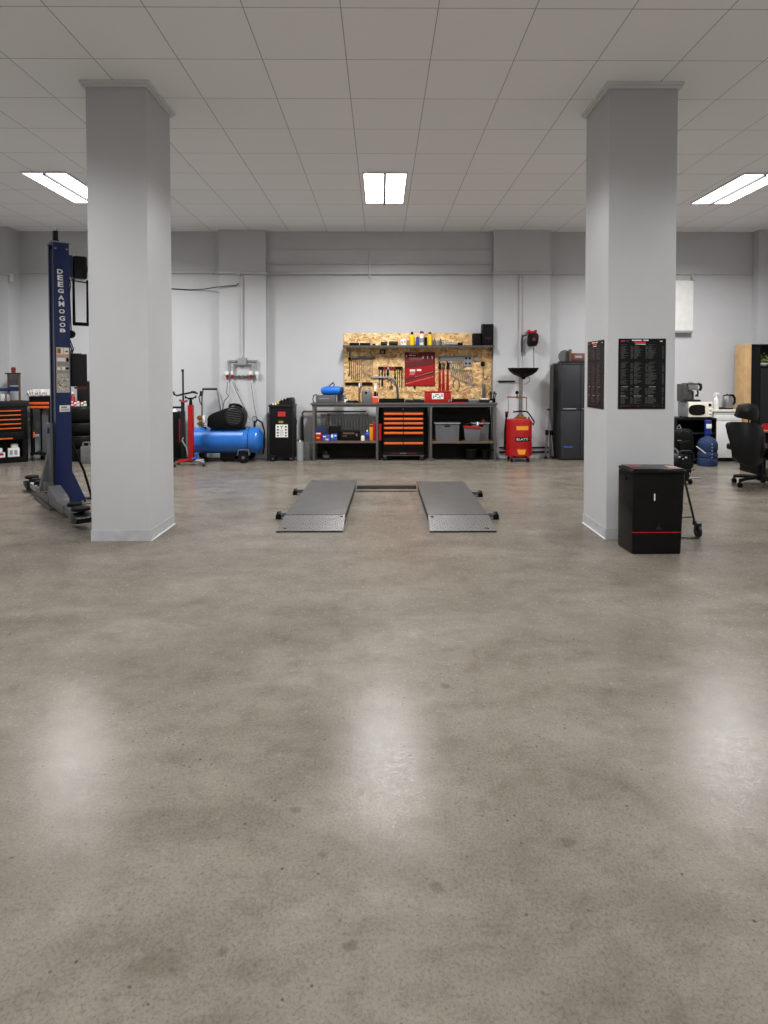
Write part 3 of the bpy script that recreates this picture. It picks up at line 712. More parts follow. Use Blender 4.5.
# ------------------------------------------------ air outlets on the pier
Yp = W-.13-.001
t = thing('air_outlet_manifold', 'grey box with branching pipes and red and white air outlets on the wall pier', 'air outlets', (P(243, 376, Yp).x, Yp, P(243, 380, Yp).z))
m = MB(); m.r(237.5, 357.8, 246, 365, Yp-.065, .064, .006); m.ob('distribution_box', LGREY, t)
yy = Yp-.03
for pts in ([(238, 360.5), (228.5, 360.5), (228.5, 372)], [(239, 364), (233.8, 364), (233.8, 373)], [(245.5, 360.5), (257, 360.5), (257, 372)], [(244, 364), (251.8, 364), (251.8, 373)]):
    MB().tube([P(x, y, yy) for x, y in pts], .011, 10).ob('branch_pipe', LGREY, t)
m = MB(); m.tube([P(231, 376.3, yy), P(256, 376.3, yy)], .013, 10)
for x in (239, 243, 247): m.lathe([(.014, -.01), (.022, -.006), (.022, .006), (.014, .01)], P(x, 376.3, yy), 'x', 12)
m.ob('manifold_pipe', MGREY, t)
for x, big in ((227.2, 1), (232.3, 0), (250.8, 1), (257.3, 2)):
    m = MB(); c = P(x, 374.3, yy-.005); w_ = .026 if big else .018
    m.m(0).box(c.x-w_, c.x+w_, yy-.04, yy+.028, c.z-.01, c.z+.045, .006)
    m.m(1 if big < 2 else 0).lathe([(w_*.9, 0), (w_*.75, -.03), (w_*.45, -.055), (w_*.4, -.08 if big == 1 else -.06)][::-1], (c.x, yy-.012, c.z-.011), 'z', 14)
    m.ob('outlet', [WHITE, RED], t)
for i, pts in enumerate(([(227.3, 382), (227, 388), (226.5, 393), (228.5, 396), (224.5, 401), (222.5, 409), (221, 418)], [(232.6, 382), (236.5, 392), (241.5, 402), (246.5, 412), (250, 420)], [(250.9, 383), (252, 390), (253.5, 402), (256.5, 418)], [(234.3, 382), (236, 387), (238.5, 391)])):
    MB().tube([P(x, y, yy-.012-.004*i) for x, y in pts], .005, 8).ob('air_hose', MGREY if i else DGREY, t)

# ------------------------------------------------ transmission jack (red)
YJ = 8.9
ax = P(191, 430, YJ).x
t = thing('transmission_jack', 'red upright jack with black saddle on castored legs in front of the blue compressor', 'jack', (ax, YJ, 0))
s_ = YJ/618
zz = lambda y: P(191, y, YJ).z
m = MB(); m.box(ax-.036, ax+.036, YJ-.036, YJ+.036, .08, zz(405), .006)
for k in range(5): m.box(ax-.040, ax-.034, YJ-.02, YJ+.02, .2+.13*k, .235+.13*k)
m.ob('column', RED, t)
m = MB(); m.cyl((ax, YJ, zz(405)), (ax, YJ, zz(399.5)), .026, .018); m.ob('ram', BLACKM, t)
m = MB(); m.box(ax-.035, ax+.035, YJ-.03, YJ+.03, zz(399.5), zz(397.5), .003)
m.tube([(ax-.07, YJ-.02, zz(397)), (ax-.03, YJ-.01, zz(398.5)), (ax+.03, YJ-.01, zz(398.5)), (ax+.085, YJ-.02, zz(396.2))], .011, 8)
m.box(ax+.07, ax+.088, YJ-.03, YJ-.008, zz(398), zz(395.5), .003); m.box(ax-.078, ax-.062, YJ-.03, YJ-.008, zz(398.5), zz(395.5), .003)
m.ob('saddle', BLACKM, t)
ends = [(-.17, -.20), (.22, -.14), (-.20, .07), (.16, .07)]
for dx_, dy_ in ends:
    m = MB(); m.tube([(ax, YJ, .10), (ax+dx_*.35, YJ+dy_*.35, .075), (ax+dx_, YJ+dy_, .066)], .014, 8); m.ob('leg', RED if dx_ < 0 else LGREY, t)
    caster(t, ax+dx_, YJ+dy_-.01, .054, .024)
m = MB(); m.box(ax-.05, ax+.05, YJ-.05, YJ+.05, .062, .10, .006); m.ob('hub', RED, t)
m = MB(); m.tube([(ax+.03, YJ-.045, .095), (ax+.09, YJ-.06, .11), (ax+.10, YJ-.065, .17)], .014, 8); m.box(ax+.075, ax+.125, YJ-.085, YJ-.05, .165, .185, .005); m.ob('foot_pedal', CLOTHB, t)
m = MB(); m.tube([(ax-.037, YJ-.02, .12), (ax-.06, YJ-.03, .26), (ax-.12, YJ-.03, .36), (ax-.10, YJ-.03, .40)], .009, 8); m.ob('release_lever', LGREY, t)
# ---- tall black support stand behind it
YB2 = 9.24; bx_ = P(183.2, 400, YB2).x; zb_ = lambda y: P(183, y, YB2).z
t = thing('support_stand', 'tall black support stand with forked cross arm behind the red jack', 'stand', (bx_, YB2, 0))
m = MB(); m.box(bx_-.011, bx_+.011, YB2-.011, YB2+.011, zb_(402), zb_(370), .002); m.box(bx_-.02, bx_+.012, YB2-.015, YB2+.015, zb_(371.5), zb_(369.3), .003); m.ob('upright_bar', BLACKM, t)
m = MB(); m.tube([P(173.5, 391.5, YB2-.03), P(174.3, 394.5, YB2-.03), P(177, 395.6, YB2-.03), P(183, 394.2, YB2-.03), P(189, 393, YB2-.03), P(193, 392.2, YB2-.03), P(197.5, 393.5, YB2-.03)], .014, 8)
m.box(P(196.9, 1, YB2).x, P(198.9, 1, YB2).x, YB2-.045, YB2-.015, zb_(396), zb_(391), .004); m.box(P(188, 1, YB2).x, P(192.5, 1, YB2).x, YB2-.05, YB2-.02, zb_(393), zb_(391), .003)
m.ob('cross_arm', BLACKM, t)
m = MB(); m.box(bx_-.03, bx_+.015, YB2-.02, YB2+.02, .06, zb_(402), .004); m.m(1).tube([P(179.5, 400, YB2-.02), P(183, 402, YB2-.03), P(187.5, 400.5, YB2-.02)], .016, 8); m.ob('lower_post', [DGREY, DRED], t)
m = MB(); m.box(bx_-.17, bx_+.13, YB2-.03, YB2+.03, .03, .06, .004); m.box(bx_-.03, bx_+.02, YB2-.05, YB2+.14, .03, .06, .004); m.ob('base', BLACKM, t)
for dx_, dy_ in ((-.15, 0), (.11, 0), (0, -.03), (0, .12)): MB().cyl((bx_+dx_, YB2+dy_, .001), (bx_+dx_, YB2+dy_, .03), .02, .026).ob('foot', RUBBER, t)
# ---- black cabinet half hidden by the left pillar
YC = 9.33; a, b = P(166, 459, YC), P(179.3, 412, YC)
t = thing('bottle_trolley', 'black trolley with dark red stripes half hidden behind the left pillar', 'trolley', ((a.x+b.x)/2, YC, 0))
m = MB(); m.box(a.x, b.x, YC, YC+.3, .03, b.z, .012)
m.ob('body', BLACK, t)
m = MB(); m.box(P(174.5, 1, YC).x, P(175.5, 1, YC).x, YC-.005, YC, P(1, 443, YC).z, P(1, 419, YC).z); m.ob('stripe', DRED, t)
m = MB(); m.box(P(176.5, 1, YC).x, P(177.4, 1, YC).x, YC-.005, YC, P(1, 441, YC).z, P(1, 421, YC).z); m.ob('stripe', DRED, t)
m = MB(); q = P(174.3, 411, YC+.04); m.lathe([(.04, 0), (.034, .02), (.018, .035), (.018, .05)], (q.x, YC+.06, b.z), 'z', 16); m.ob('gauge', WHITE, t)
m = MB(); m.tube([(b.x-.19, YC+.2, b.z), (b.x-.19, YC+.2, b.z+.06), (b.x-.02, YC+.2, b.z+.06), (b.x-.02, YC+.2, b.z)], .012, 8); m.ob('handle', BLACKM, t)
for x_ in (a.x+.03, b.x-.03): MB().cyl((x_, YC+.03, .001), (x_, YC+.03, .03), .02).ob('foot', RUBBER, t); MB().cyl((x_, YC+.27, .001), (x_, YC+.27, .03), .02).ob('foot', RUBBER, t)
# ---- chrome hand truck behind the compressor
YH = 9.56
t = thing('hand_truck', 'bare metal hand truck frame standing behind the blue compressor', 'hand truck', (P(210, 430, YH).x, YH, 0))
za = lambda y: P(210, y, YH).z
xL, xR = P(202.5, 400, YH).x, P(219, 400, YH).x
m = MB(); m.tube([(xL-.01, YH, .03), (xL-.01, YH, za(398)), (xL+.015, YH-.01, za(389))], .012, 10); m.tube([(xR+.05, YH, .03), (xR+.045, YH, za(418)), (xR+.0, YH-.01, za(399)), (xR-.03, YH-.01, za(389))], .012, 10)
m.tube([(xL-.01, YH, za(425)), (xR+.04, YH, za(425))], .010, 8)
m.ob('frame', STEEL, t)
m = MB(); m.tube([(xL+.005, YH-.012, za(389)), (xR-.025, YH-.012, za(389))], .017, 12); m.tube([(xL-.012, YH-.012, za(391)), (xL-.045, YH-.03, za(397)), (xL-.03, YH-.03, za(402)), (xL-.008, YH-.01, za(405))], .008, 8); m.ob('handle', DGREY, t)
m = MB(); m.box(xL-.03, xR+.07, YH-.10, YH+.02, .012, .028, .003); m.ob('toe_plate', STEEL, t)
for x_ in (xL-.05, xR+.09): wheel('wheel', t, (x_, YH+.08, .08), .078, .035)
# ---- air compressor
YA = 9.10
t = thing('air_compressor', 'blue horizontal tank air compressor with black pump cover by the wall', 'air compressor', (P(228, 459, YA).x, YA+.2, 0))
zt_ = lambda y: P(228, y, YA).z
xl, xr = P(190, 440, YA+.2).x, P(263.3, 440, YA+.2).x
rt = (zt_(428.5)-zt_(454.5))/2*1.02; cz = zt_(441.5); cy = YA+rt
m = MB(); n = 8; prof = [(rt*math.sin(PI/2*i/n), .10*(1-math.cos(PI/2*i/n))) for i in range(n+1)]
L_ = xr-xl
prof = prof+[(rt, L_*.74), (rt*1.012, L_*.745), (rt*1.012, L_*.755), (rt, L_*.76)] + [(rt*math.sin(PI/2*i/n), L_-.10*(1-math.cos(PI/2*i/n))) for i in range(n, -1, -1)]
m.lathe(prof, (xl, cy, cz), 'x', 40); tank = m.ob('tank', TANKB, t)
m = MB(); q = P(247.3, 441, YA); m.tube([(q.x, cy-rt*1.02*math.cos(a_), cz+rt*1.02*math.sin(a_)) for a_ in [(-1.3+.2*i) for i in range(15)]], .004, 6); m.ob('cable', BLACK, t)
pa = lambda x, y: (P(x, y, YA+.05).x, P(x, y, YA+.05).z)
m = MB(); poly = [pa(*p) for p in ((207.2, 426), (207.3, 419), (208.5, 416), (213, 413), (224, 409), (231, 406.6), (236, 406.3), (240.5, 408.5), (243.3, 413), (244, 418.5), (243.2, 423), (241.5, 427.5), (236, 428.6), (213, 428.6), (209, 427.8))]
m.prism(poly, YA+.03, YA+.33, 'y', .02); cov = m.ob('pump_cover', BLACK, t)
m = MB(); q = P(233.5, 417, YA+.03)
m.lathe([(.135, 0), (.135, -.006), (.12, -.014), (.118, -.004), (.02, -.004)], (q.x, YA+.03, q.z), 'y', 28)
m.ob('fan_guard_ring', DGREY, cov)
m = MB()
for k in range(6):
    dz = -.085+.034*k; hw = math.sqrt(max(0, .115**2-dz**2))*.95
    m.box(-hw, hw, -.012, -.004, -.005, .006, .002, M=Matrix.Translation((q.x, YA+.03, q.z+dz)) @ Matrix.Rotation(.14, 4, 'Y'))
m.ob('fan_grille', GRILLE, cov)
m = MB(); m.tube([P(229.5, 407.5, YA+.18), P(230.5, 404.8, YA+.18), P(234, 404.4, YA+.18), P(239, 405.2, YA+.18), P(241.3, 406.8, YA+.18), P(241.2, 409.2, YA+.18)], .02, 10); m.ob('carry_handle', BLACK, t)
m = MB(); m.box(P(213, 1, YA).x, P(241, 1, YA).x, cy-.11, cy+.11, cz+rt*.86, pa(1, 428.2)[1], .004); m.ob('mounting_plate', BLACKM, t)
m = MB(); c = P(199.5, 419, YA+.1)
m.m(0).box(c.x-.035, c.x+.035, cy-.04, cy+.04, c.z-.12, c.z-.04, .01); m.cyl((c.x+.01, cy, cz+rt*.9), (c.x+.01, cy, c.z-.12), .012); m.lathe([(.03, -.03), (.036, -.02), (.036, .02), (.03, .03)], (c.x-.012, cy-.05, c.z+.015), 'y', 16)
m.m(1).box(c.x+.025, c.x+.065, cy-.04, cy+.02, c.z-.06, c.z+.045, .006); m.m(2).box(c.x-.05, c.x+.03, cy-.055, cy+.02, c.z-.09, c.z-.055, .01); m.m(3).cyl((c.x-.02, cy-.02, c.z-.03), (c.x-.02, cy-.02, c.z+.02), .02)
m.ob('pressure_regulator', [BRASS, WHITE, RUST, LGREY], t)
m = MB()
for x_ in (204.5, 221, 233): q = P(x_, 430, YA+.06); m.tube([(q.x, cy-.08, cz+rt*.82), (q.x, cy-.08, cz+rt*1.06)], .014, 8)
m.box(P(196, 1, YA).x, P(199, 1, YA).x, cy-.06, cy-.02, cz+rt*.9, cz+rt*1.04, .004)
m.ob('mounting_bolts_row', BLACKM, t)
m = MB(); q = P(253.5, 425, YA+.12)
m.cyl((q.x, cy, cz+rt*.95), (q.x, cy, q.z+.05), .016); m.m(0).lathe([(.02, -.02), (.04, -.015), (.04, .015), (.02, .02)], (q.x+.005, cy-.02, q.z+.09), 'y', 16); m.tube([(q.x+.02, cy, q.z+.03), P(257, 419.5, cy), P(262, 422.5, cy), P(264.5, 431, cy), P(264.3, 446, cy), P(263, 454, cy+.03)], .012, 8)
m.m(1).lathe([(.003, -.021), (.033, -.021), (.033, -.018), (.003, -.018)], (q.x+.005, cy-.02, q.z+.09), 'y', 16)
m.ob('gauge_and_hose', [BLACKM, LGREY], t)
for x_ in (243.5,):
    q = P(x_, 455.5, YA); wheel('wheel', t, (q.x, YA-.005, .083), .082, .045, 'y'); 
    m = MB(); m.prism([(q.x-.085, .11), (q.x-.06, .19), (q.x+.07, .19), (q.x+.085, .11), (q.x+.095, .12), (q.x+.08, .205), (q.x-.07, .205), (q.x-.095, .12)], YA-.03, YA+.02, 'y'); m.box(q.x-.02, q.x+.02, YA+.019, cy, .06, .10); m.ob('wheel_bracket', MGREY, t)
    wheel('wheel', t, (q.x, cy+.24, .083), .082, .045, 'y')
m = MB(); q = P(200, 455, YA)
m.box(P(214, 1, YA).x, P(230, 1, YA).x, cy-.08, cy+.08, .04, cz-rt*.88, .006); m.box(q.x-.03, q.x+.05, cy-.1, cy+.1, .001, .05); m.box(q.x-.015, q.x+.03, cy-.06, cy+.06, .05, cz-rt*.85); m.box(q.x-.01, P(230, 1, YA).x, cy-.02, cy+.02, .042, .05); m.ob('foot', BLACKM, t)

# ------------------------------------------------ dark service machine
YM = 9.28
a, b = P(269.6, 459.5, YM), P(293.3, 407.2, YM)
t = thing('service_machine', 'dark grey service cabinet with red display and white notice beside the compressor', 'machine', ((a.x+b.x)/2, YM, 0))
m = MB(); m.box(a.x+.006, b.x-.02, YM+.008, YM+.36, .05, b.z, .008); m.m(1).box(b.x-.02, b.x, YM+.002, YM+.36, .03, b.z+.012, .006); m.m(1).box(a.x-.006, a.x+.0055, YM+.02, YM+.36, .03, b.z, .004)
m.ob('body', [BLACKM, DGREY], t)
m = MB(); m.box(a.x-.014, b.x+.006, YM-.006, YM+.365, b.z, b.z+.035, .008); m.ob('rim', DGREY, t)
zt_ = b.z+.0352; sc_ = YM/618
m = MB(); m.prism([(a.x+.01, zt_), (a.x+.02, zt_+.012), (a.x+.19, zt_+.065), (a.x+.28, zt_+.105), (a.x+.325, zt_+.105), (a.x+.345, zt_+.06), (a.x+.345, zt_)], YM+.03, YM+.34, 'y', .004); con = m.ob('control_top', DGREY, t)
for k, (px_, py_, r_, c_) in enumerate(((273, 404.3, .014, WHITE), (275.5, 403.7, .013, WHITE), (278, 402.6, .012, YELLOW), (281, 401, .010, BLACK), (284, 400, .011, BLACK), (287.5, 399, .014, BLACK))):
    q = P(px_, py_, YM+.02); m = MB(); m.cyl((q.x, YM+.028, q.z-.02), (q.x, YM+.028, q.z+.02), r_*1.15, r_, 12); m.ob('knob', c_, con)
m = MB(); m.tube([P(289.2, 401, YM+.1), P(290.2, 398.4, YM+.1), P(292, 398.6, YM+.1), P(293, 401.5, YM+.1), P(293, 405, YM+.1)], .012, 8); m.ob('grip', BLACKM, con)
m = MB(); m.r(278, 411.8, 285.3, 416.4, YM+.001, .007); m.m(1)
for x_ in (279.5, 282): m.r(x_, 413.2, x_+1.6, 413.9, YM+.0002, .001)
m.m(1).r(280, 414.9, 283.6, 415.4, YM+.0002, .001); m.ob('display', [LED, DRED], t)
m = MB(); q = P(281, 422, YM); m.lathe([(.046, 0), (.046, .006)], (q.x, YM+.001, q.z), 'y', 24)
for v in m.bm.verts: v.co.z = q.z+(v.co.z-q.z)*.6
for f in m.bm.faces: f.material_index = 0
m.m(1).box(q.x-.03, q.x-.01, YM, YM+.0009, q.z-.012, q.z+.012); m.box(q.x-.004, q.x+.012, YM, YM+.0009, q.z-.012, q.z+.012); m.box(q.x+.018, q.x+.03, YM, YM+.0009, q.z-.012, q.z+.012)
m.ob('badge', [mat('olive', (.20, .23, .05), .5), mat('badge_yellow', (.62, .62, .22), .5)], t)
m = MB(); m.r(275.7, 424.6, 287.8, 437.3, YM+.001, .007)
for x_, c_ in ((277, 1), (285, 1)):
    for y_, c2 in ((426, 1), (429, 1), (432, 1), (434.8, 2)): m.m(c2).r(x_, y_, x_+1.7, y_+1.6, YM+.0002, .001)
m.m(2).r(280.4, 426, 283, 426.9, YM+.0002, .001); m.m(1).r(281.2, 427.4, 281.8, 429.2, YM+.0002, .001)
for k in range(6): m.m(3).r(279.6, 430.2+k*1.1, 283.8-(k % 2), 430.6+k*1.1, YM+.0002, .001)
m.ob('notice', [PAPER, DGREY, DRED, LGREY], t)
m = MB(); m.prism([(a.x-.02, .10), (a.x+.09, .085), (a.x+.09, .068), (a.x-.02, .07)], YM-.02, YM+.03, 'y'); m.ob('caster_bracket', DGREY, t)
wheel('wheel', t, (P(272.8, 457, YM-.02).x, YM-.018, .043), .042, .026, 'y')
for x_, y_ in ((b.x-.04, YM+.03), (b.x-.04, YM+.31), (a.x+.05, YM+.31)): caster(t, x_, y_, .05, .018)
m = MB(); m.tube([(b.x+.001, YM+.12, P(1, 419, YM).z), (b.x+.03, YM+.12, P(1, 421, YM).z), (b.x+.028, YM+.12, P(1, 425, YM).z), (b.x+.001, YM+.12, P(1, 427, YM).z)], .008, 8); m.ob('side_handle', BLACKM, t)
# ---- two grey bins
for k, (x0_, x1_, top, lab) in enumerate(((296.3, 303.9, 443.3, 'round grey bin full of brown rags beside the dark service cabinet'), (304.3, 311, 444, 'round grey bin without rags beside the workbench leg'))):
    Yb_ = 9.30; r1 = (x1_-x0_)/2*Yb_/618; c = P((x0_+x1_)/2, 458, Yb_+r1); zt2 = P(1, top, Yb_).z
    t = thing('waste_bin', lab, 'bin', (c.x, Yb_+r1, 0))
    m = MB(); m.lathe([(r1*.86, .001), (r1*.9, .004), (r1, zt2-.02), (r1*1.03, zt2-.018), (r1*1.03, zt2), (r1*.94, zt2), (r1*.85, .02)], (c.x, Yb_+r1, 0), 'z', 24); m.ob('shell', LGREY if k == 0 else MGREY, t)
    if k == 1: m = MB(); m.lathe([(r1*.84, 0), (r1*.92, .012)], (c.x, Yb_+r1, zt2-.035), 'z', 20); m.ob('liner', BLACK, t)
    if k == 0:
        for j in range(5):
            g = tag(recentre(MB().ball((c.x-.03+.03*(j % 3), Yb_+r1-.02+.04*(j//3), zt2+.004+.012*(j % 2)), .0145, .0145, .026, 10).ob('rag', [RAG, WHITE, RAG, BLACK, WHITE][j])), ['brown rag stuffed in the bin, lowest', 'white rag stuffed in the bin beside the brown one', 'brown rag bulging from the rag bin', 'black rag bulging over the rag bin rim', 'white rag topmost in the rag bin'][j], 'rag', 'rags in the grey bin')
            for v in g.data.vertices: v.co *= 1+rng.uniform(-.1, .0)
# ---------------------------------------------------------------- workbench
YB = 9.27                                     # front of the bench
def bz(y, Y=YB): return P(400, y, Y).z
def bxx(x, Y=YB): return P(x, 420, Y).x
BT = bz(403); x0, x1 = bxx(310.5), bxx(497.6)
YR = W-.145
t = thing('workbench', 'long steel workbench with two shelves under the wooden tool board', 'workbench', ((x0+x1)/2, YB, 0))
MB().box(x0, x1, YB, YR, BT-.028, BT, .004).ob('worktop', BENCHM, t)
m = MB()
m.box(x0+.02, x1-.02, YB+.012, YB+.03, BT-.062, BT-.0285); m.box(x0+.02, x1-.02, YR-.03, YR-.012, BT-.062, BT-.0285); m.ob('top_rail', BENCHM, t)
legx = [313.5, 377, 431, 495.5]
for lx in legx:
    for ly in (YB+.014, YR-.05):
        X = bxx(lx); MB().box(X-.017, X+.017, ly, ly+.034, .004, BT-.029, .002).ob('leg', BENCHM, t)
        MB().box(X-.024, X+.024, ly-.006, ly+.04, .0005, .004).ob('foot_plate', BENCHM, t)
SL = bz(441.2); SR = bz(441.8)
for (a_, b_, sz) in ((313.5, 377, SL), (431, 495.5, SR)):
    sh = MB().box(bxx(a_)+.018, bxx(b_)-.018, YB+.014, YR-.02, sz-.03, sz-.008, .002).ob('shelf', BENCHM, t)
    MB().box(bxx(a_)+.02, bxx(b_)-.02, YB+.016, YR-.02, sz-.0078, sz).ob('shelf_board', DWOOD, sh)
m = MB(); m.box(bxx(313.5)-.008, bxx(313.5)+.008, YB+.05, YR-.052, .12, .15); m.ob('side_rail', BENCHM, t)
m = MB(); m.box(bxx(495.5)-.008, bxx(495.5)+.008, YB+.05, YR-.052, .12, .15); m.ob('side_rail', BENCHM, t)
# black sheets added behind the bench bays to make them dark
m = MB(); m.box(bxx(313.5)+.02, bxx(377)-.02, YR-.012, YR-.006, .02, SL-.032); m.ob('dark_backing', BLACK, t)
for a_, b_ in ((377, 431), (431, 495.5)): 
    m = MB(); m.box(bxx(a_)+.02, bxx(b_)-.02, YR-.012, YR-.006, .02, BT-.063); m.ob('dark_backing', BLACK, t)
# heating radiator and its pipes behind the left bay
t = thing('radiator', 'ribbed grey radiator on the wall behind the left bay of the workbench', 'radiator', (bxx(345), YR, .2))
Yr = W-.068
xa, xb = P(320.5, 430, Yr).x, P(368.5, 430, Yr).x
m = MB(); n = 16
for k in range(n):
    u = xa+(xb-xa)*(k+.5)/n; w_ = (xb-xa)/n*.36
    m.box(u-w_, u+w_, Yr-.03, Yr+.02, .22, bz(413.5, Yr), .006)
m.box(xa, xb, Yr-.02, Yr+.01, .24, .27); m.box(xa, xb, Yr-.02, Yr+.01, bz(416, Yr), bz(414.6, Yr)); m.ob('panel', LGREY, t)
m = MB(); zt3 = P(320, 411.6, Yr).z
m.tube([P(366, 411.6, Yr), P(330, 411.6, Yr), P(303.6, 411.6, Yr), P(302.6, 412.6, Yr), P(302.6, 440, Yr), (P(302.6, 440, Yr).x, Yr, .02)], .014, 10); m.ob('feed_pipe', RUST, t)
m = MB(); q = P(302, 425, Yr-.02); m.box(P(299.5, 1, Yr).x, P(301.6, 1, Yr).x, Yr-.02, Yr+.02, .03, bz(417, Yr), .003); m.ob('pipe_cover', BLACKM, t)

# -------------------------------------------------- drawer chest under the bench
YD = YB+.03
t = thing('drawer_chest', 'black rolling drawer chest with orange pulls under the middle of the workbench', 'tool cabinet', (bxx(403), YD, 0))
a, b = P(383, 452.5, YD), P(424, 408.3, YD)
m = MB(); m.box(a.x, b.x, YD+.012, YD+.28, .085, b.z, .003); m.box(a.x-.004, b.x+.004, YD+.0, YD+.011, b.z-.024, b.z+.006, .003); m.ob('body', BLACK, t)
m = MB(); m.cyl((P(403, 1, YD).x, YD+.0, b.z-.01), (P(403, 1, YD).x, YD-.006, b.z-.01), .008, seg=12); m.ob('lock', STEEL, t)
for y_ in (413.8, 418.9, 423.3, 428, 433, 443.2):
    zc_ = P(403, y_, YD).z
    d = MB().box(a.x+.01, b.x-.01, YD, YD+.0115, zc_-.058 if y_ == 443.2 else zc_-.028, zc_+(.07 if y_ == 443.2 else .028), .002).ob('drawer', BLACKM, t)
    for (xa, xb) in ((384.2, 403), (403.7, 423)):
        q, r_ = P(xa, y_+1.05, YD), P(xb, y_-1.05, YD); MB().box(q.x, r_.x, YD-.016, YD-.0005, q.z, r_.z, .004).ob('drawer_pull', ORANGE, d)
m = MB(); q = P(403, 448.5, YD); m.box(a.x+.01, b.x-.01, YD-.003, YD+.0115, .09, .135, .002); m.m(1).box(q.x-.05, q.x+.05, YD-.005, YD-.0035, .11, .121); m.m(2).box(q.x-.19, q.x-.07, YD-.005, YD-.0035, .11, .119); m.box(q.x+.07, q.x+.2, YD-.005, YD-.0035, .11, .119); m.ob('bottom_panel', [BLACKM, STEEL, DRED], t)
m = MB(); m.box(a.x-.006, b.x+.006, YD-.004, YD+.285, .075, .088, .003); m.ob('base_frame', DSTEEL, t)
for x_ in (a.x+.03, b.x-.03):
    for y_ in (YD+.03, YD+.24): caster(t, x_, y_, .074, .030)

# -------------------------------------------------- things on the left shelf
YS1 = YB+.05
def boxthing(name, x0_, y0_, x1_, y1_, Y, d, mt, label, cat, zb=None, bev=.006, deco=None, group=None):
    m = MB(); m.r(x0_, y0_, x1_, y1_, Y, d, bev, zb)
    mats = [mt]
    if deco:
        for k, (p0, q0, p1, q1, c) in enumerate(deco):
            if c not in mats: mats.append(c)
            m.m(mats.index(c)).r(p0, q0, p1, q1, Y-.0015, .0012)
    return solo(name, m, mats, label, cat, group)
sl = SL+.0012
boxthing('storage_bin', 314.8, 426.5, 327, 441, YS1+.10, .12, NAVY, 'dark navy bin at the left end of the left bench shelf', 'bin', sl, .012)
boxthing('storage_bin', 328.8, 426.5, 340, 441, YS1+.10, .12, BLACK, 'black bin behind the blue boxes on the left bench shelf', 'bin', sl, .012)
boxthing('carton', 315, 432.7, 321.3, 441, YS1, .07, RED, 'red and white carton at the left end of the left bench shelf', 'box', sl, .004, [(316, 432.9, 320.6, 434.3, WHITE), (316.5, 437, 319.5, 438.6, AMBER)])
boxthing('carton', 322, 435, 330, 441, YS1, .08, BOXBLUE, 'small blue carton right of the red and white carton', 'box', sl, .004, [(325.5, 438.8, 328.5, 440.2, YELLOW), (323, 436, 326, 437.2, WHITE)])
boxthing('carton', 330.6, 434, 337, 441, YS1, .08, BOXBLUE, 'blue carton with white print beside the black toolbox', 'box', sl, .004, [(331.2, 434.6, 333, 437.6, WHITE), (334, 435, 336.4, 436.4, WHITE)])
t = thing('toolbox', 'black toolbox with brown handle bar on the left bench shelf', 'toolbox', (bxx(350), YS1+.05, sl))
m = MB(); m.r(340, 434.3, 360.3, 441, YS1+.02, .14, .008, sl); m.ob('body', BLACK, t)
m = MB(); m.r(340.4, 430.5, 360, 434.2, YS1+.03, .12, .012); m.m(1).r(343, 432.6, 354.5, 434.1, YS1+.017, .012); m.m(2).r(343, 435.6, 347, 436.4, YS1+.017, .0025); m.ob('lid', [BLACKM, RUST, MGREY], t)
m = MB(); m.r(355.8, 433.6, 357.5, 436, YS1+.015, .0045); m.ob('latch', STEEL, t)
def bottle(name, px, y0_, y1_, rpx, Y, body, cap, label, cat, zb, prof=None, group=None, band=None):
    s_ = Y/618; r = rpx*s_; c = P(px, y1_, Y); h = P(px, y0_, Y).z-zb
    m = MB()
    prof = prof or [(.9, 0), (1, .04), (1, .66), (.55, .78), (.36, .80), (.36, .86)]
    m.lathe([(r*a_, h*b_) for a_, b_ in prof], (c.x, Y+r, zb), 'z', 18)
    top = prof[-1][1]
    m.m(1).lathe([(r*prof[-1][0]*1.15, h*top), (r*prof[-1][0]*1.15, h*.98), (r*prof[-1][0]*.9, h)], (c.x, Y+r, zb), 'z', 14)
    mats = [body, cap]
    if band: m.m(2).lathe([(r*1.012, h*.2), (r*1.02, h*.21), (r*1.02, h*.5), (r*1.012, h*.51)], (c.x, Y+r, zb), 'z', 18); mats.append(band)
    return solo(name, m, mats, label, cat, group)
bottle('jar', 362.8, 434.6, 441, 1.9, YS1, CREAM, BOXBLUE, 'white jar with blue cap between toolbox and blue bottle', 'jar', sl)
bottle('bottle', 367.2, 430.3, 441, 2.3, YS1, BOXBLUE, WHITE, 'blue bottle with white cap on the left bench shelf', 'bottle', sl, band=NAVY)
boxthing('oil_can', 369.4, 424.5, 373, 441, YS1+.12, .08, AMBER, 'tall amber can behind the blue bottle on the left bench shelf', 'can', sl, .006, [(369.6, 425, 372.8, 427, DRED)])
t = thing('jerry_can', 'red plastic jerry can at the right end of the left bench shelf', 'can', (bxx(374), YS1+.1, sl))
m = MB(); q = lambda x, y: (P(x, y, YS1+.06).x, P(x, y, YS1+.06).z)
m.prism([(bxx(373.2), sl), (bxx(375.8), sl), (bxx(375.8), q(1, 424.5)[1]), (bxx(375.2), q(1, 422.3)[1]), (bxx(373.6), q(1, 422)[1]), (bxx(373), q(1, 426)[1])], YS1+.06, YS1+.20, 'y', .008)
m.ob('body', RED, t)
m = MB(); c = P(374.5, 422, YS1+.1); m.cyl((c.x, YS1+.12, c.z), (c.x, YS1+.12, c.z+.02), .014); m.ob('cap', DRED, t)
t = thing('jerry_can', 'red plastic jerry can standing between the bench leg and the drawer chest', 'can', (bxx(380), YB+.2, .0))
zq = .28
m = MB(); a, b = P(378.6, 440.8, YB+.08), P(381.6, 424.3, YB+.08)
m.box(a.x, b.x, YB+.10, YB+.24, .002, .12, .004); m.ob('stand', BLACK, t)
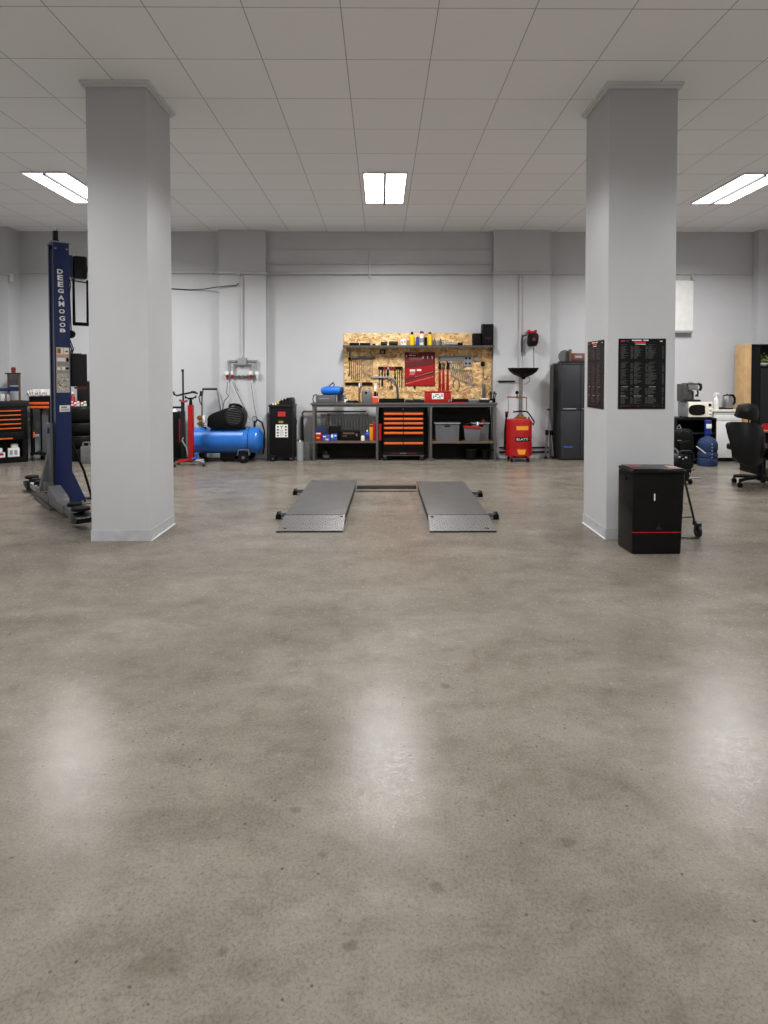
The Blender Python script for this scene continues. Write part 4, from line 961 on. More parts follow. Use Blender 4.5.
m = MB(); m.box(a.x, b.x, YB+.08, YB+.26, a.z, b.z, .014, 3); m.ob('body', RED, t)
m = MB(); m.box(a.x+.006, b.x-.006, YB+.10, YB+.24, .12, a.z-.0005); m.ob('riser', BLACK, t)
# hammer stuck upright
t = thing('hammer', 'long brown handled hammer standing upright among the bins on the left shelf', 'hammer', (bxx(327.9), YS1+.13, sl))
m = MB(); q = P(327.9, 415.5, YS1+.12); m.tube([(q.x-.002, YS1+.15, sl+.0), (q.x, YS1+.15, q.z)], .012, 8); m.ob('handle', DWOOD, t)
m = MB(); m.box(q.x-.012, q.x+.03, YS1+.135, YS1+.165, q.z, q.z+.03, .004); m.ob('head', RUST, t)
m = MB(); q = P(326, 453, YB+.15)
m.lathe([(.05, 0), (.055, .01), (.055, .10), (.045, .13), (.02, .14)], (q.x, YB+.2, .001), 'z', 20); m.m(1).lathe([(.056, .03), (.057, .035), (.057, .07), (.056, .075)], (q.x, YB+.2, .001), 'z', 20)
solo('paint_can', m, [DGREY, MGREY], 'dark paint can on the floor under the left bench shelf', 'can')

# -------------------------------------------------- things on the right shelf
sr = SR+.0012; Yc = YB+.06
def crate(x0_, y0_, x1_, Y, label):
    t = thing('plastic_crate', label, 'crate', (P((x0_+x1_)/2, 440, Y).x, Y, sr))
    a, b = P(x0_, 441, Y), P(x1_, y0_, Y); th = .006; d = .18; zt = b.z
    def taper(m):
        cx_ = (a.x+b.x)/2
        for v in m.bm.verts:
            f = (v.co.z-sr)/(zt-sr); v.co.x = cx_+(v.co.x-cx_)*(.93+.07*min(1, f))
        return m
    m = MB(); w0, w1 = a.x, b.x
    hz = zt-.035; hx = (w0+w1)/2
    m.box(w0, w1, Y, Y+th, sr, hz-.03); m.box(w0, hx-.045, Y, Y+th, hz-.03, zt-.012); m.box(hx+.045, w1, Y, Y+th, hz-.03, zt-.012); m.box(hx-.045, hx+.045, Y, Y+th, hz+.008, zt-.012)
    m.box(w0, w1, Y+d-th, Y+d, sr, zt-.012); m.box(w0, w0+th, Y+th, Y+d-th, sr, zt-.012); m.box(w1-th, w1, Y+th, Y+d-th, sr, zt-.012); m.box(w0+th, w1-th, Y+th, Y+d-th, sr, sr+th)
    for u in (.14, .86): m.box(w0+(w1-w0)*u-.006, w0+(w1-w0)*u+.006, Y-.005, Y, sr+.02, zt-.014)
    taper(m).ob('body', MGREY, t)
    m = MB(); r_ = .014; m.box(w0-r_, w1+r_, Y-r_, Y-.0005, zt-.014, zt, .003); m.box(w0-r_, w1+r_, Y+d+.0005, Y+d+r_, zt-.014, zt, .003); m.box(w0-r_, w0-.0005, Y, Y+d, zt-.014, zt, .003); m.box(w1+.0005, w1+r_, Y, Y+d, zt-.014, zt, .003); m.ob('rim', LGREY, t)
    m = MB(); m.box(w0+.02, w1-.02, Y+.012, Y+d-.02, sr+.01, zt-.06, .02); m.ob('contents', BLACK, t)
    return t
crate(435.3, 422.8, 459.5, Yc, 'grey plastic crate with hand slot at the left on the right bench shelf')
crate(472.5, 422.8, 488.8, Yc+.06, 'grey plastic crate behind the red rimmed tub on the right bench shelf')
t = thing('bucket', 'grey tub with a red rim in front of the right crate', 'tub', (P(472.5, 440, YB+.03).x, YB+.03, sr))
Yt = YB+.018; a, b = P(463.8, 441.6, Yt), P(480.8, 425.5, Yt)
m = MB(); cx_ = (a.x+b.x)/2; hw = (b.x-a.x)/2
m.prism([(cx_-hw*.82, sr), (cx_+hw*.82, sr), (cx_+hw, b.z-.02), (cx_-hw, b.z-.02)], Yt, Yt+.038, 'y', .006); m.ob('body', MGREY, t)
m = MB(); m.prism([(cx_-hw*1.04, b.z-.034), (cx_+hw*1.03, b.z-.05), (cx_+hw*1.05, b.z-.02), (cx_-hw*1.04, b.z-.001)], Yt-.010, Yt+.0385, 'y', .004); m.ob('rim', RED, t)
m = MB(); m.box(P(478.3, 1, Yt).x, P(480, 1, Yt).x, Yt+.005, Yt+.03, b.z-.0005, P(1, 423, Yt).z, .003); m.ob('grip', WHITE, t)
for k, (x_, y0_, y1_, c, lab) in enumerate(((466, 423.5, 426.5, BLACK, 'black tool sticking out of the red rimmed tub on the left'), (470.5, 424.3, 427, DGREY, 'dark tool lying across the red rimmed tub'))):
    pass
m = MB(); q = P(466.5, 424, Yt+.02); m.tube([(q.x-.02, Yt+.02, b.z+.016), (q.x+.04, Yt+.02, b.z+.026), (q.x+.10, Yt+.02, b.z+.016)], .012, 8); solo('grease_gun', m, BLACK, 'black grease gun lying in the red rimmed tub', 'grease gun')
m = MB(); q = P(482.8, 420, YB+.2); zc0 = P(480, 422.6, Yc+.06).z
m.lathe([(.03, .0), (.04, .01), (.045, .05), (.03, .085), (.012, .095)], (q.x, Yc+.16, zc0-.055), 'z', 16); m.m(1).box(q.x-.05, q.x-.02, Yc+.15, Yc+.17, zc0-.05, zc0+.005, .004)
solo('oil_filter', m, [DRED, BLACK], 'dark red round filter on top of the right crate', 'filter')
for k, (px, w_, lab) in enumerate(((471.5, 7.5, 'black bucket with lid on the floor under the right bench shelf'), (486, 5.5, 'smaller black bucket on the floor by the right bench leg'))):
    t = thing('bucket', lab, 'bucket', (P(px, 459, YB+.1).x, YB+.185, 0)); r = w_*YB/618; X = t.location.x; h = .16 if k == 0 else .14
    m = MB(); m.lathe([(r*.85, .001), (r, h-.02), (r*1.05, h-.018), (r*1.05, h)], (X, YB+.185, 0), 'z', 26); m.ob('pail', BLACK, t)
    m = MB(); m.lathe([(r*1.02, h), (r*1.02, h+.008), (r*.95, h+.014)], (X, YB+.185, 0), 'z', 26); m.ob('lid', DGREY, t)

# -------------------------------------------------- on the worktop
bt = BT+.0012; YW = YB+.05
t = thing('machine_case', 'grey metal case at the left end of the worktop under the blue air tool', 'case', (P(325, 402, YW).x, YW, bt))
m = MB(); a, b = P(315.8, 402, YW), P(335.5, 395.2, YW); m.box(a.x, b.x, YW, YW+.2, bt, b.z, .012); m.ob('body', MGREY, t)
m = MB(); m.tube([(a.x+.02, YW-.004, b.z+.01), (a.x-.03, YW, b.z-.0), (a.x-.045, YW, bt+.05), (a.x-.03, YW+.0, bt+.005)], .007, 8); m.ob('cable', BLACK, t)
m = MB(); m.r(319, 398.3, 329, 399, YW-.003, .0025); m.ob('trim_strip', LGREY, t)
zc1 = b.z+.0012
t = thing('air_tool', 'bright blue cylindrical machine with black strap lying on the grey case', 'air tool', (P(330, 395, YW).x, YW+.09, zc1))
m = MB(); L0, L1 = P(320.3, 391, YW).x, P(342.8, 391, YW).x; r = .066
m.lathe([(.02, 0), (.045, .012), (r*.8, .04), (r, .09), (r, (L1-L0)*.78), (r*.92, (L1-L0)*.85), (r*.75, (L1-L0)*.88)], (L0, YW+.09, zc1+r), 'x', 24); m.ob('body', CLOTHB, t)
m = MB(); m.lathe([(r*.7, 0), (r*.85, .005), (r*.85, .03), (r*.6, .045)], (L0+(L1-L0)*.883, YW+.09, zc1+r), 'x', 20); m.ob('end_cap', NAVY, t)
m = MB(); m.tube([P(327, 388.5, YW+.09), P(330.5, 384.6, YW+.09), P(333.5, 382.6, YW+.09), P(334.2, 384.5, YW+.09), P(333.2, 387.5, YW+.09)], .008, 8); m.ob('strap', BLACK, t)
m = MB(); m.box(L0+.03, L1-.06, YW+.07, YW+.11, zc1, zc1+.012); m.ob('foot', NAVY, t)
t = thing('speaker_case', 'smaller grey box beside the case with the blue air tool', 'box', (P(341, 402, YW).x, YW, bt))
m = MB(); m.r(337, 394, 345.5, 402, YW+.165, .12, .01, bt); m.ob('body', LGREY, t)
m = MB(); m.r(338, 395.2, 344.5, 401, YW+.1625, .002); m.ob('front_panel', MGREY, t)
m = MB(); q = P(352, 401, YW); m.tube([(q.x-.09, YW+.01, bt+.012), (q.x-.05, YW+.0, bt+.03), (q.x, YW+.01, bt+.02), (q.x+.05, YW, bt+.028), (q.x+.09, YW+.03, bt+.012), (q.x+.0, YW+.05, bt+.012), (q.x-.06, YW+.05, bt+.012)], .011, 8)
solo('cable', m, BLACK, 'coil of black cable lying on the worktop in front of the tool board', 'cable')
m = MB(); q = P(346, 401, YW); m.box(q.x-.03, q.x+.02, YW+.07, YW+.12, bt, bt+.05, .01); m.m(1).cyl((q.x-.005, YW+.095, bt+.05), (q.x-.005, YW+.095, bt+.07), .012)
solo('glue_pot', m, [WHITE, BLACK], 'small white pot beside the black cable on the worktop', 'pot')
t = thing('bench_grinder', 'silver rounded bench machine with a dark dial in front of the tool board', 'machine', (P(366, 402, YW).x, YW+.03, bt))
m = MB(); q = lambda x, y: (P(x, y, YW+.03).x, P(x, y, YW+.03).z)
m.prism([(q(361.2, 1)[0], bt), (q(371.6, 1)[0], bt), q(371.8, 393), q(370.8, 390.3), q(368, 389), q(364.5, 389), q(362.2, 390.6), q(361.2, 394)], YW+.03, YW+.16, 'y', .012); m.ob('body', STEEL, t)
m = MB(); c = q(366, 392.7); m.lathe([(.02, 0), (.018, -.008), (.006, -.01)], (c[0], YW+.03, c[1]), 'y', 18); m.ob('dial', BLACK, t)
m = MB(); c = q(359.5, 398); m.box(c[0]-.018, c[0]+.012, YW+.04, YW+.1, bt, q(1, 387.5)[1], .006); m.m(1).box(c[0]-.012, c[0]+.008, YW+.035, YW+.06, q(1, 388)[1], q(1, 383.6)[1], .003)
m.m(0); solo('glue_gun', m, [DWOOD, WHITE], 'brown upright tool with white top left of the silver machine', 'tool')
m = MB(); c = q(372.8, 400); YQ = YW-.01
m.r(372.3, 396.5, 378.2, 402.4, YQ, .10, .004, bt); m.m(1).r(372.5, 396.6, 377.8, 397.4, YQ-.002, .0015); m.m(2).r(374, 391.5, 376.4, 396.3, YQ+.03, .03, .004); m.m(0).r(372.5, 393, 373.8, 396.3, YQ+.03, .03, .004); m.m(1).r(374, 386, 376.6, 391.4, YQ+.035, .02, .006); m.m(2).r(376.7, 392.5, 378, 396.3, YQ+.04, .02)
solo('tool_holder', m, [mat('red_orange', (.85, .28, .18), .45), WHITE, BLACK], 'red orange holder box with small tools on the worktop', 'holder')
t = thing('parts_tray', 'long black parts tray on the worktop below the hanging hammers', 'tray', (P(391, 402, YW).x, YW, bt))
m = MB(); a, b = P(379, 402, YW), P(404.6, 398.8, YW); m.box(a.x, b.x, YW+.02, YW+.12, bt, bt+.008); 
for y_ in (YW+.02, YW+.114): m.box(a.x, b.x, y_, y_+.006, bt+.008, b.z)
for k in range(5): u = a.x+(b.x-a.x-.006)*k/4; m.box(u, u+.006, YW+.0262, YW+.1138, bt+.008, b.z-.002)
m.ob('shell', BLACK, t)
m = MB(); m.tube([P(394.5, 383.5, YW+.2), P(397.2, 386.5, YW+.2), P(398, 398, YW+.2), (P(398, 1, YW+.2).x, YW+.2, bt+.001)], .019, 10); m.m(1).tube([P(391, 380.5, YW+.2), P(394.5, 383.3, YW+.2)], .014, 8); m.m(0).box(P(396, 1, YW+.2).x, P(400, 1, YW+.2).x, YW+.17, YW+.23, bt+.0, bt+.03)
solo('desk_lamp', m, [DSTEEL, STEEL], 'dark bent gooseneck tool standing behind the long black tray', 'gooseneck')
m = MB(); m.r(405.3, 400, 424.3, 402, YW+.03, .07, .004, bt); m.m(1).r(405.5, 399.3, 411, 400, YW+.05, .03); m.m(0).r(413, 399.2, 421, 400, YW+.05, .03)
solo('torque_wrench_case', m, [DGREY, MGREY], 'flat dark grey tool case left of the red toolbox', 'case')
t = thing('toolbox', 'red metal toolbox with a white label on the worktop', 'toolbox', (P(437.5, 402, YW).x, YW-.02, bt))
YX = YW-.02
m = MB(); m.r(425, 392.8, 451.2, 402.6, YX, .17, .004, bt); m.ob('body', RED, t)
m = MB(); m.r(424.8, 391.2, 451.4, 392.7, YX-.003, .177, .003); m.ob('lid', RED, t)
m = MB(); m.r(432, 393.1, 443.6, 399.1, YX-.002, .0018)
for r0 in range(3):
    for k in range(5):
        if (k+r0) % 3: m.m(1).r(433+k*2.05, 394.2+r0*1.5, 434.5+k*2.05+(r0 == 0)*.3, 395.2+r0*1.5, YX-.0028, .0007)
m.ob('label_sheet', [PAPER, MGREY], t)
m = MB(); m.r(445.5, 400.2, 447, 401.7, YX-.004, .0035); m.m(1).r(448.3, 399.5, 450.3, 401.8, YX-.004, .0035); m.ob('latch', [DRED, STEEL], t)
t = thing('socket_set_tray', 'open black socket tray with red edge right of the red toolbox', 'tray', (P(460, 402, YW).x, YW, bt))
m = MB(); m.r(452.7, 399, 468, 402, YW+.02, .12, .004, bt); m.ob('case', BLACK, t)
m = MB(); m.r(452.5, 402.05, 467.5, 402.9, YW-.02, .039, 0, bt); m.ob('mat', RED, t)
m = MB(); m.r(468.6, 400, 479.2, 402, YW+.02, .10, .004, bt); m.m(1).r(469, 399.4, 478.8, 400, YW+.025, .09)
solo('grey_case', m, [MGREY, LGREY], 'flat light grey case between socket tray and dark grey box', 'case')
m = MB(); m.r(479.8, 399.6, 489.3, 402.6, YW-.01, .11, .006, bt); m.m(1).r(480.5, 398.2, 488.5, 399.6, YW+.02, .06, .004)
solo('instrument_case', m, [DGREY, CREAM], 'dark grey flat box with cream top near the right bench end', 'case')
t = thing('tool_cup', 'black cup full of small tools at the right end of the worktop', 'cup', (P(493, 402, YW).x, YW+.05, bt))
m = MB(); r = 3.1*YW/618; X = t.location.x; h = P(493, 399, YW).z-bt; m.lathe([(r*.9, 0), (r, .005), (r, h), (r*.9, h), (r*.85, .01)], (X, YW+.05, bt), 'z', 20); m.ob('cup', BLACK, t)
for k in range(6):
    m = MB(); a_ = k*1.05; m.tube([(X+r*.4*math.cos(a_), YW+.05+r*.4*math.sin(a_), bt+.02), (X+r*1.1*math.cos(a_), YW+.05+r*.8*math.sin(a_), bt+h+.06+.012*(k % 3))], .006, 6); m.cyl((X+r*1.1*math.cos(a_), YW+.05+r*.8*math.sin(a_), bt+h+.058+.012*(k % 3)), (X+r*1.2*math.cos(a_), YW+.05+r*.85*math.sin(a_), bt+h+.09+.012*(k % 3)), .010, seg=8)
    m.ob('tool', DGREY if k % 2 else BLACK, t)
m = MB(); c = P(491, 400.6, YW-.02); m.lathe([(.014, 0), (.022, .005), (.022, .02), (.012, .03)], (c.x, YW-.015, bt), 'z', 14)
solo('tape_reel', m, LGREY, 'small pale reel in front of the tool cup', 'reel')
# ---------------------------------------------------------------- tool board
YO = W-.034                                   # front face of the board
a, b = P(344.2, 401.5, YO), P(493.2, 333.2, YO)
b.x = min(b.x, pxs[2]-.012)
t = thing('tool_board', 'large oriented strand wood board on the wall above the workbench', 'tool board', ((a.x+b.x)/2, YO, a.z))
board = MB().box(a.x, b.x, YO, W-.0235, BT+.004, b.z, .002).ob('panel', OSB, t)
BX0, BX1 = a.x, b.x
YP = YO-.21                                   # front edge of the shelf
SZ = P(420, 345.2, YP).z
t = thing('wall_shelf', 'grey steel shelf crossing the wooden tool board below its top', 'shelf', ((a.x+b.x)/2, YO, SZ))
xa, xb = P(342.8, 346, YP).x, P(495.2, 346, YP).x
xb = min(xb, pxs[2]-.008)
m = MB(); m.box(xa, xb, YP, YO-.001, SZ-.005, SZ); m.box(xa, xb, YP, YP+.004, SZ-.036, SZ, .001); m.ob('deck', BENCHM, t)
for x_ in (P(347, 350, YO).x, P(490.5, 350, YO).x): MB().prism([(YO-.001, SZ-.006), (YP+.03, SZ-.006), (YO-.001, SZ-.09)], x_-.003, x_+.003, 'x').ob('bracket', BENCHM, t)
sz = SZ+.0012; YV = YP+.04
def zt(px, py, Y=YV): return P(px, py, Y).z
def sbox(name, x0_, y0_, x1_, mt, label, cat, d=.10, Y=YV, deco=None, bev=.004, group=None): return boxthing(name, x0_, y0_, x1_, 345, Y, d, mt, label, cat, sz, bev, deco, group)
sbox('flat_case', 349.5, 342.7, 359, BLACK, 'flat black case at the left end of the wall shelf', 'case')
sbox('flat_case', 359.8, 342.8, 370.3, BLACKM, 'flat black case second from the left on the wall shelf', 'case')
sbox('flat_case', 372.5, 343.6, 375.5, DGREY, 'tiny dark case third from the left on the wall shelf', 'case')
sbox('flat_case', 380.8, 341.8, 387, BLACK, 'small black case in the middle left of the wall shelf', 'case', deco=[(381.2, 343, 386.5, 343.3, MGREY)])
sbox('flat_case', 389, 341.3, 397.9, BLACKM, 'thicker black case left of the white cartons on the wall shelf', 'case', deco=[(390, 342.6, 397, 343, MGREY)])
sbox('carton', 400.6, 339.2, 406.2, WHITE, 'white carton left of the yellow bottle on the wall shelf', 'box', .08, YV, [(401.3, 341.5, 403.3, 343.4, PINK), (404.3, 340.6, 405.6, 343, PINK)])
sbox('carton', 406.5, 340, 409.2, RAG, 'small brown pink carton beside the yellow bottle on the wall shelf', 'box', .06)
bottle('spray_bottle', 412.2, 331.6, 345, 2.8, YV, YELLOW, BLACK, 'squat yellow bottle with black nozzle on the wall shelf', 'bottle', sz, [(.9, 0), (1, .04), (1, .62), (.55, .72), (.38, .74), (.38, .80)], 'cans and bottles on the wall shelf')
bottle('spray_can', 417.6, 336.6, 345, 1.7, YV, BOXBLUE, DGREY, 'small blue can right of the yellow bottle on the wall shelf', 'can', sz, [(.95, 0), (1, .03), (1, .85), (.7, .9)], 'cans and bottles on the wall shelf')
bottle('spray_can', 421.9, 331.2, 345, 2.2, YV, WHITE, RED, 'tall white spray can with red cap on the wall shelf', 'can', sz, [(.95, 0), (1, .03), (1, .78), (.8, .84)], 'cans and bottles on the wall shelf', LGREY)
bottle('spray_can', 425.9, 337, 345, 1.5, YV, BLACK, DGREY, 'small black can between the white and yellow cans on the wall shelf', 'can', sz, [(.95, 0), (1, .03), (1, .85), (.7, .9)], 'cans and bottles on the wall shelf')
bottle('spray_can', 430.1, 331.9, 345, 2.1, YV, YELLOW, DRED, 'yellow spray can with dark red cap on the wall shelf', 'can', sz, [(.95, 0), (1, .03), (1, .76), (.7, .82), (.6, .83)], 'cans and bottles on the wall shelf')
for k, (px, y_, mt_, lab) in enumerate(((434.6, 338.2, MGREY, 'first grey bottle right of the yellow spray can'), (437.6, 339, LGREY, 'second grey bottle right of the yellow spray can'), (440.6, 338.6, MGREY, 'third grey bottle right of the yellow spray can'), (443, 341, LGREY, 'shortest grey bottle right of the yellow spray can'))):
    bottle('bottle', px, y_, 345, 1.4, YV+.01*(k % 2), mt_, WHITE if k % 2 else BLACK, lab, 'bottle', sz, None, 'grey bottles on the wall shelf')
m = MB(); q = P(445, 343.5, YV); zc_ = sz+.022
m.lathe([(.012, 0), (.020, .02), (.022, .15), (.019, .2)], (q.x, YV+.05, zc_), 'x', 16); m.m(1).lathe([(.019, .2), (.024, .205), (.024, .26), (.016, .28)], (q.x, YV+.05, zc_), 'x', 16)
solo('air_ratchet', m, [LGREY, BLACK], 'grey round tool with black end lying on the wall shelf', 'air tool')
m = MB(); m.r(446, 342.3, 455, 345, YV+.1, .05, .004, sz); solo('flat_case', m, MGREY, 'grey case lying behind the round tool on the wall shelf', 'case')
t = thing('loudspeaker', 'smaller black speaker at the right end of the wall shelf', 'speaker', (P(477.5, 345, YV).x, YV, sz))
m = MB(); m.r(473, 333.2, 481.7, 345, YV+.01, .12, .005, sz); m.ob('cabinet', BLACK, t)
m = MB(); m.r(473.8, 334, 481, 344.4, YV+.005, .0045, .001); m.ob('grille', RUBBER, t)
t = thing('black_box', 'tall black box with red print beside the speaker on the wall shelf', 'box', (P(488, 345, YV).x, YV-.02, sz))
m = MB(); a, b = P(482.4, 345, YV-.02), P(493.6, 324, YV-.02); b.x = min(b.x, pxs[2]-.012); m.box(a.x, b.x, YV-.02, YV+.12, sz, b.z, .004); m.ob('carton', BLACK, t)
m = MB()
for k in range(4): m.r(485.4+1.7*k, 337.3+.2*(k % 2), 486.6+1.7*k, 338.4, YV-.0215, .0012)
m.r(488, 339.2, 489.6, 340.2, YV-.0215, .0012); m.ob('print', PDRED, t)
m = MB(); m.r(483.4, 329.4, 492.6, 329.8, YV-.0212, .001); m.ob('lid_seam', DGREY, t)

# ------------------------------------------------ tools hung on the board
YQ = YO+.0003                                  # backs of the hung tools touch the board
def bar(m, x0_, y0_, x1_, y1_, d, i=0, bev=.0015, off=0.): m.m(i).r(x0_, y0_, x1_, y1_, YQ-d-off, d, bev)
def rod(m, p, q, r, i=0, d=.012): m.m(i).tube([P(p[0], p[1], YQ-d), P(q[0], q[1], YQ-d)], r, 8)
t = thing('hook_rail', 'pale steel rail at the top left of the tool board', 'rail', P(362, 358, YQ))
m = MB(); bar(m, 352, 356.4, 375.5, 359, .02); m.ob('rail', DSTEEL, t)
m = MB(); bar(m, 352.8, 356.8, 357, 357.9, .026); bar(m, 366.5, 356.4, 371.5, 357.4, .026); m.ob('bright_strip', LGREY, t)
for k in range(11):
    x_ = 351.6+2.05*k; m = MB(); yb_ = 379.5+1.3*math.sin(k*.7)-(.9*k if k > 6 else 0)*.3
    rod(m, (x_, 359.3), (x_, yb_), .0055); rod(m, (x_, 359.3), (x_+.7, 359.0), .0055)
    solo('hex_key', m, MGREY if k % 3 else DSTEEL, '%s long hex key from the left hanging under the pale rail on the tool board' % ordinal(k), 'hex key', 'hex keys on the tool board')
m = MB(); rod(m, (349.6, 351.5), (349.6, 374), .008); rod(m, (349.6, 374), (348.4, 375.5), .012, 1); bar(m, 348.2, 357.5, 351, 360, .03, 1)
solo('scraper', m, [DSTEEL, BLACK], 'thin long scraper at the left edge of the tool board', 'scraper')
t = thing('magnetic_rail', 'black magnetic rail low on the left of the tool board', 'rail', P(359, 384, YQ))
m = MB(); bar(m, 345.2, 382.3, 372.5, 385, .022); m.ob('rail', BLACK, t)
m = MB(); bar(m, 358.8, 382.5, 361.8, 386.5, .05, 0, .004); bar(m, 360, 386.5, 361.2, 388, .045, 1, .002)
solo('spring_clamp', m, [LGREY, DSTEEL], 'pale clamp hanging from the black magnetic rail', 'clamp')
m = MB(); bar(m, 374.6, 383.3, 376.8, 388.3, .03, 0, .004); bar(m, 375, 381.5, 376.5, 383.3, .028, 1)
solo('spring_clamp', m, [WHITE, LGREY], 'white clamp hanging at the right end of the black magnetic rail', 'clamp')
# bracket with a small lamp under the shelf
m = MB(); q = P(382.5, 351, YQ); bar(m, 380, 349.5, 385.5, 354, .05, 0, .006); bar(m, 381.4, 350.6, 383.8, 353, .056, 1, .004)
solo('work_lamp', m, [DGREY, LGREY], 'small dark lamp under the wall shelf above the hammers', 'lamp')
# hammers and pliers row
t = thing('tool_rack', 'black rack bar with red clips holding the hammers on the tool board', 'rack', P(390, 367, YQ))
m = MB(); bar(m, 378.2, 366.6, 402.6, 369.2, .018); m.ob('bar', BLACK, t)
for x_ in (383.5, 387.2, 390.5, 393.2): MB().r(x_, 366.9, x_+1.9, 370, YQ-.0245, .006, .002).ob('clip', RED if x_ != 387.2 else LGREY, t)
specs = [(379.3, 369.5, 387.5, BLACK, DGREY, .5), (382.3, 369.5, 386, BLACK, BLACK, .7), (384.9, 369.5, 378, DWOOD, DRED, .8), (387.9, 369.5, 381.5, BLACK, DSTEEL, 1.1), (391.3, 371, 388, WOOD, DSTEEL, .7), (395, 369.5, 383, DGREY, BLACK, .7), (397.4, 369.5, 386, DSTEEL, BLACK, .5), (399.6, 369.5, 387, BLACK, DSTEEL, .45), (401.8, 369.5, 388, BLACK, DGREY, .6)]
nm = ['screwdriver', 'pliers', 'pliers', 'chisel', 'hammer', 'pliers', 'screwdriver', 'screwdriver', 'screwdriver']
for k, ((x_, ya, yb_, c1, c2, w_), n_) in enumerate(zip(specs, nm)):
    t = thing(n_, '%s tool from the left in the black rack on the tool board, a %s' % (ordinal(k), n_), n_, P(x_, yb_, YQ), group='tools in the black rack on the tool board')
    m = MB(); ym = ya+(yb_-ya)*.5
    bar(m, x_-w_*.9, ya, x_+w_*.9, ym, .026, 0, .004); m.ob('handle', c1, t)
    m = MB()
    if n_ == 'pliers': rod(m, (x_-.4, ym), (x_-.5, yb_), .007); rod(m, (x_+.4, ym), (x_+.5, yb_), .007)
    elif n_ == 'hammer': rod(m, (x_, ym), (x_, yb_-1.5), .008); bar(m, x_-2, yb_-2, x_+1.6, yb_, .03, 0, .004)
    else: rod(m, (x_, ym), (x_, yb_), .0065); bar(m, x_-w_*.6, yb_-1, x_+w_*.6, yb_, .02)
    m.ob('blade' if n_ in ('screwdriver', 'chisel') else 'jaws' if n_ == 'pliers' else 'head', c2, t)
m = MB(); bar(m, 370.8, 376.3, 388, 378, .03, 0, .003)
m.tube([P(388, 377.2, YQ-.04), P(391, 377.8, YQ-.045), P(394, 379.3, YQ-.045), P(395.5, 381.4, YQ-.045)], .012, 8)
solo('pipe_wrench', m, LGREY, 'long pale metal spanner hanging across the tool board left of the red tool roll', 'spanner')
# red tool roll
t = thing('tool_roll', 'red cloth tool roll with printed pockets in the middle of the tool board', 'tool roll', P(420, 385, YQ))
m = MB(); bar(m, 404.7, 352, 435.1, 385.8, .014, 0, .002); m.ob('cloth', DRED, t)
Yf = YQ-.0155
m = MB(); pr = lambda *pts: m.prism([(P(x, y, Yf).x, P(x, y, Yf).z) for x, y in pts], Yf-.004, Yf+.0012, 'y')
pr((405.3, 369.2), (434.5, 364.2), (434.5, 370), (405.3, 378.5)); pr((405.3, 381.5), (434.5, 373.5), (434.5, 385.4), (405.3, 385.4)); m.ob('pocket', RED, t)
m = MB(); pr((405.3, 378.6), (434.5, 370.2), (434.5, 373.4), (405.3, 381.3)); m.ob('fold', mat('deep_red', (.36, .03, .05), .6), t)
m = MB(); pr((405.3, 362.6), (434.5, 361.0), (434.5, 364.1), (405.3, 367.6)); m.ob('fold', mat('deep_red', (.36, .03, .05), .6), t)
m = MB(); Y5 = Yf-.0052
m.r(409.8, 369.4, 415.2, 371.4, Y5, .001); m.r(416.8, 369.2, 421.3, 371, Y5, .001); m.r(409.3, 354.9, 412, 355.8, Yf-.001, .001); m.r(412.8, 355.1, 415.3, 355.8, Yf-.001, .001)
for x_ in (426.7, 431.3): m.r(x_, 356, x_+1.4, 357, Yf-.001, .001); m.r(x_+.5, 357, x_+1.4, 358.8, Yf-.001, .001)
m.r(422.3, 356.2, 424, 358.6, Yf-.001, .001); m.r(405.9, 355.3, 407, 356.8, Yf-.001, .001); m.r(405.9, 365.8, 407.4, 366.7, Yf-.001, .001)
m.ob('print', WHITE, t)
m = MB()
for k in range(7): m.r(409.3+1.9*k, 357.6+.2*(k % 2), 410.6+1.9*k, 358.6, Yf-.001, .001); m.r(409.3+1.9*k, 359.6, 410.9+1.9*k, 360, Yf-.001, .001)
m.ob('small_print', PINK, t); m = MB()
for k in range(3): m.r(409.6, 371.9+k*1.1, 415.2-k*.5, 372.5+k*1.1, Y5, .001)
m.ob('small_print', PINK, t); m = MB()
for k in range(14): m.r(406+2*k, 383.2-.52*k, 407.2+2*k, 383.9-.52*k, Y5, .001)
m.ob('small_print', PINK, t); m = MB()
for k in range(14): m.r(415+1.35*k if k < 14 else 430, 376.4-.39*k, 415.9+1.35*k, 376.9-.39*k, Y5, .001)
m.ob('small_print', PINK, t)
m = MB(); m.r(409.4, 352.6, 419, 353.2, Yf-.001, .001); m.ob('small_print', PINK, t)
m = MB(); rod(m, (414.8, 385.9), (414.8, 388.3), .014); solo('hook', m, BLACK, 'small black hook just below the red tool roll', 'hook')
m = MB(); m.tube([P(408, 391, YQ-.004), P(411, 393.5, YQ-.004), P(413.2, 397, YQ-.004)], .0035, 6); solo('wire', m, DSTEEL, 'short bent wire on the board below the red tool roll', 'wire')
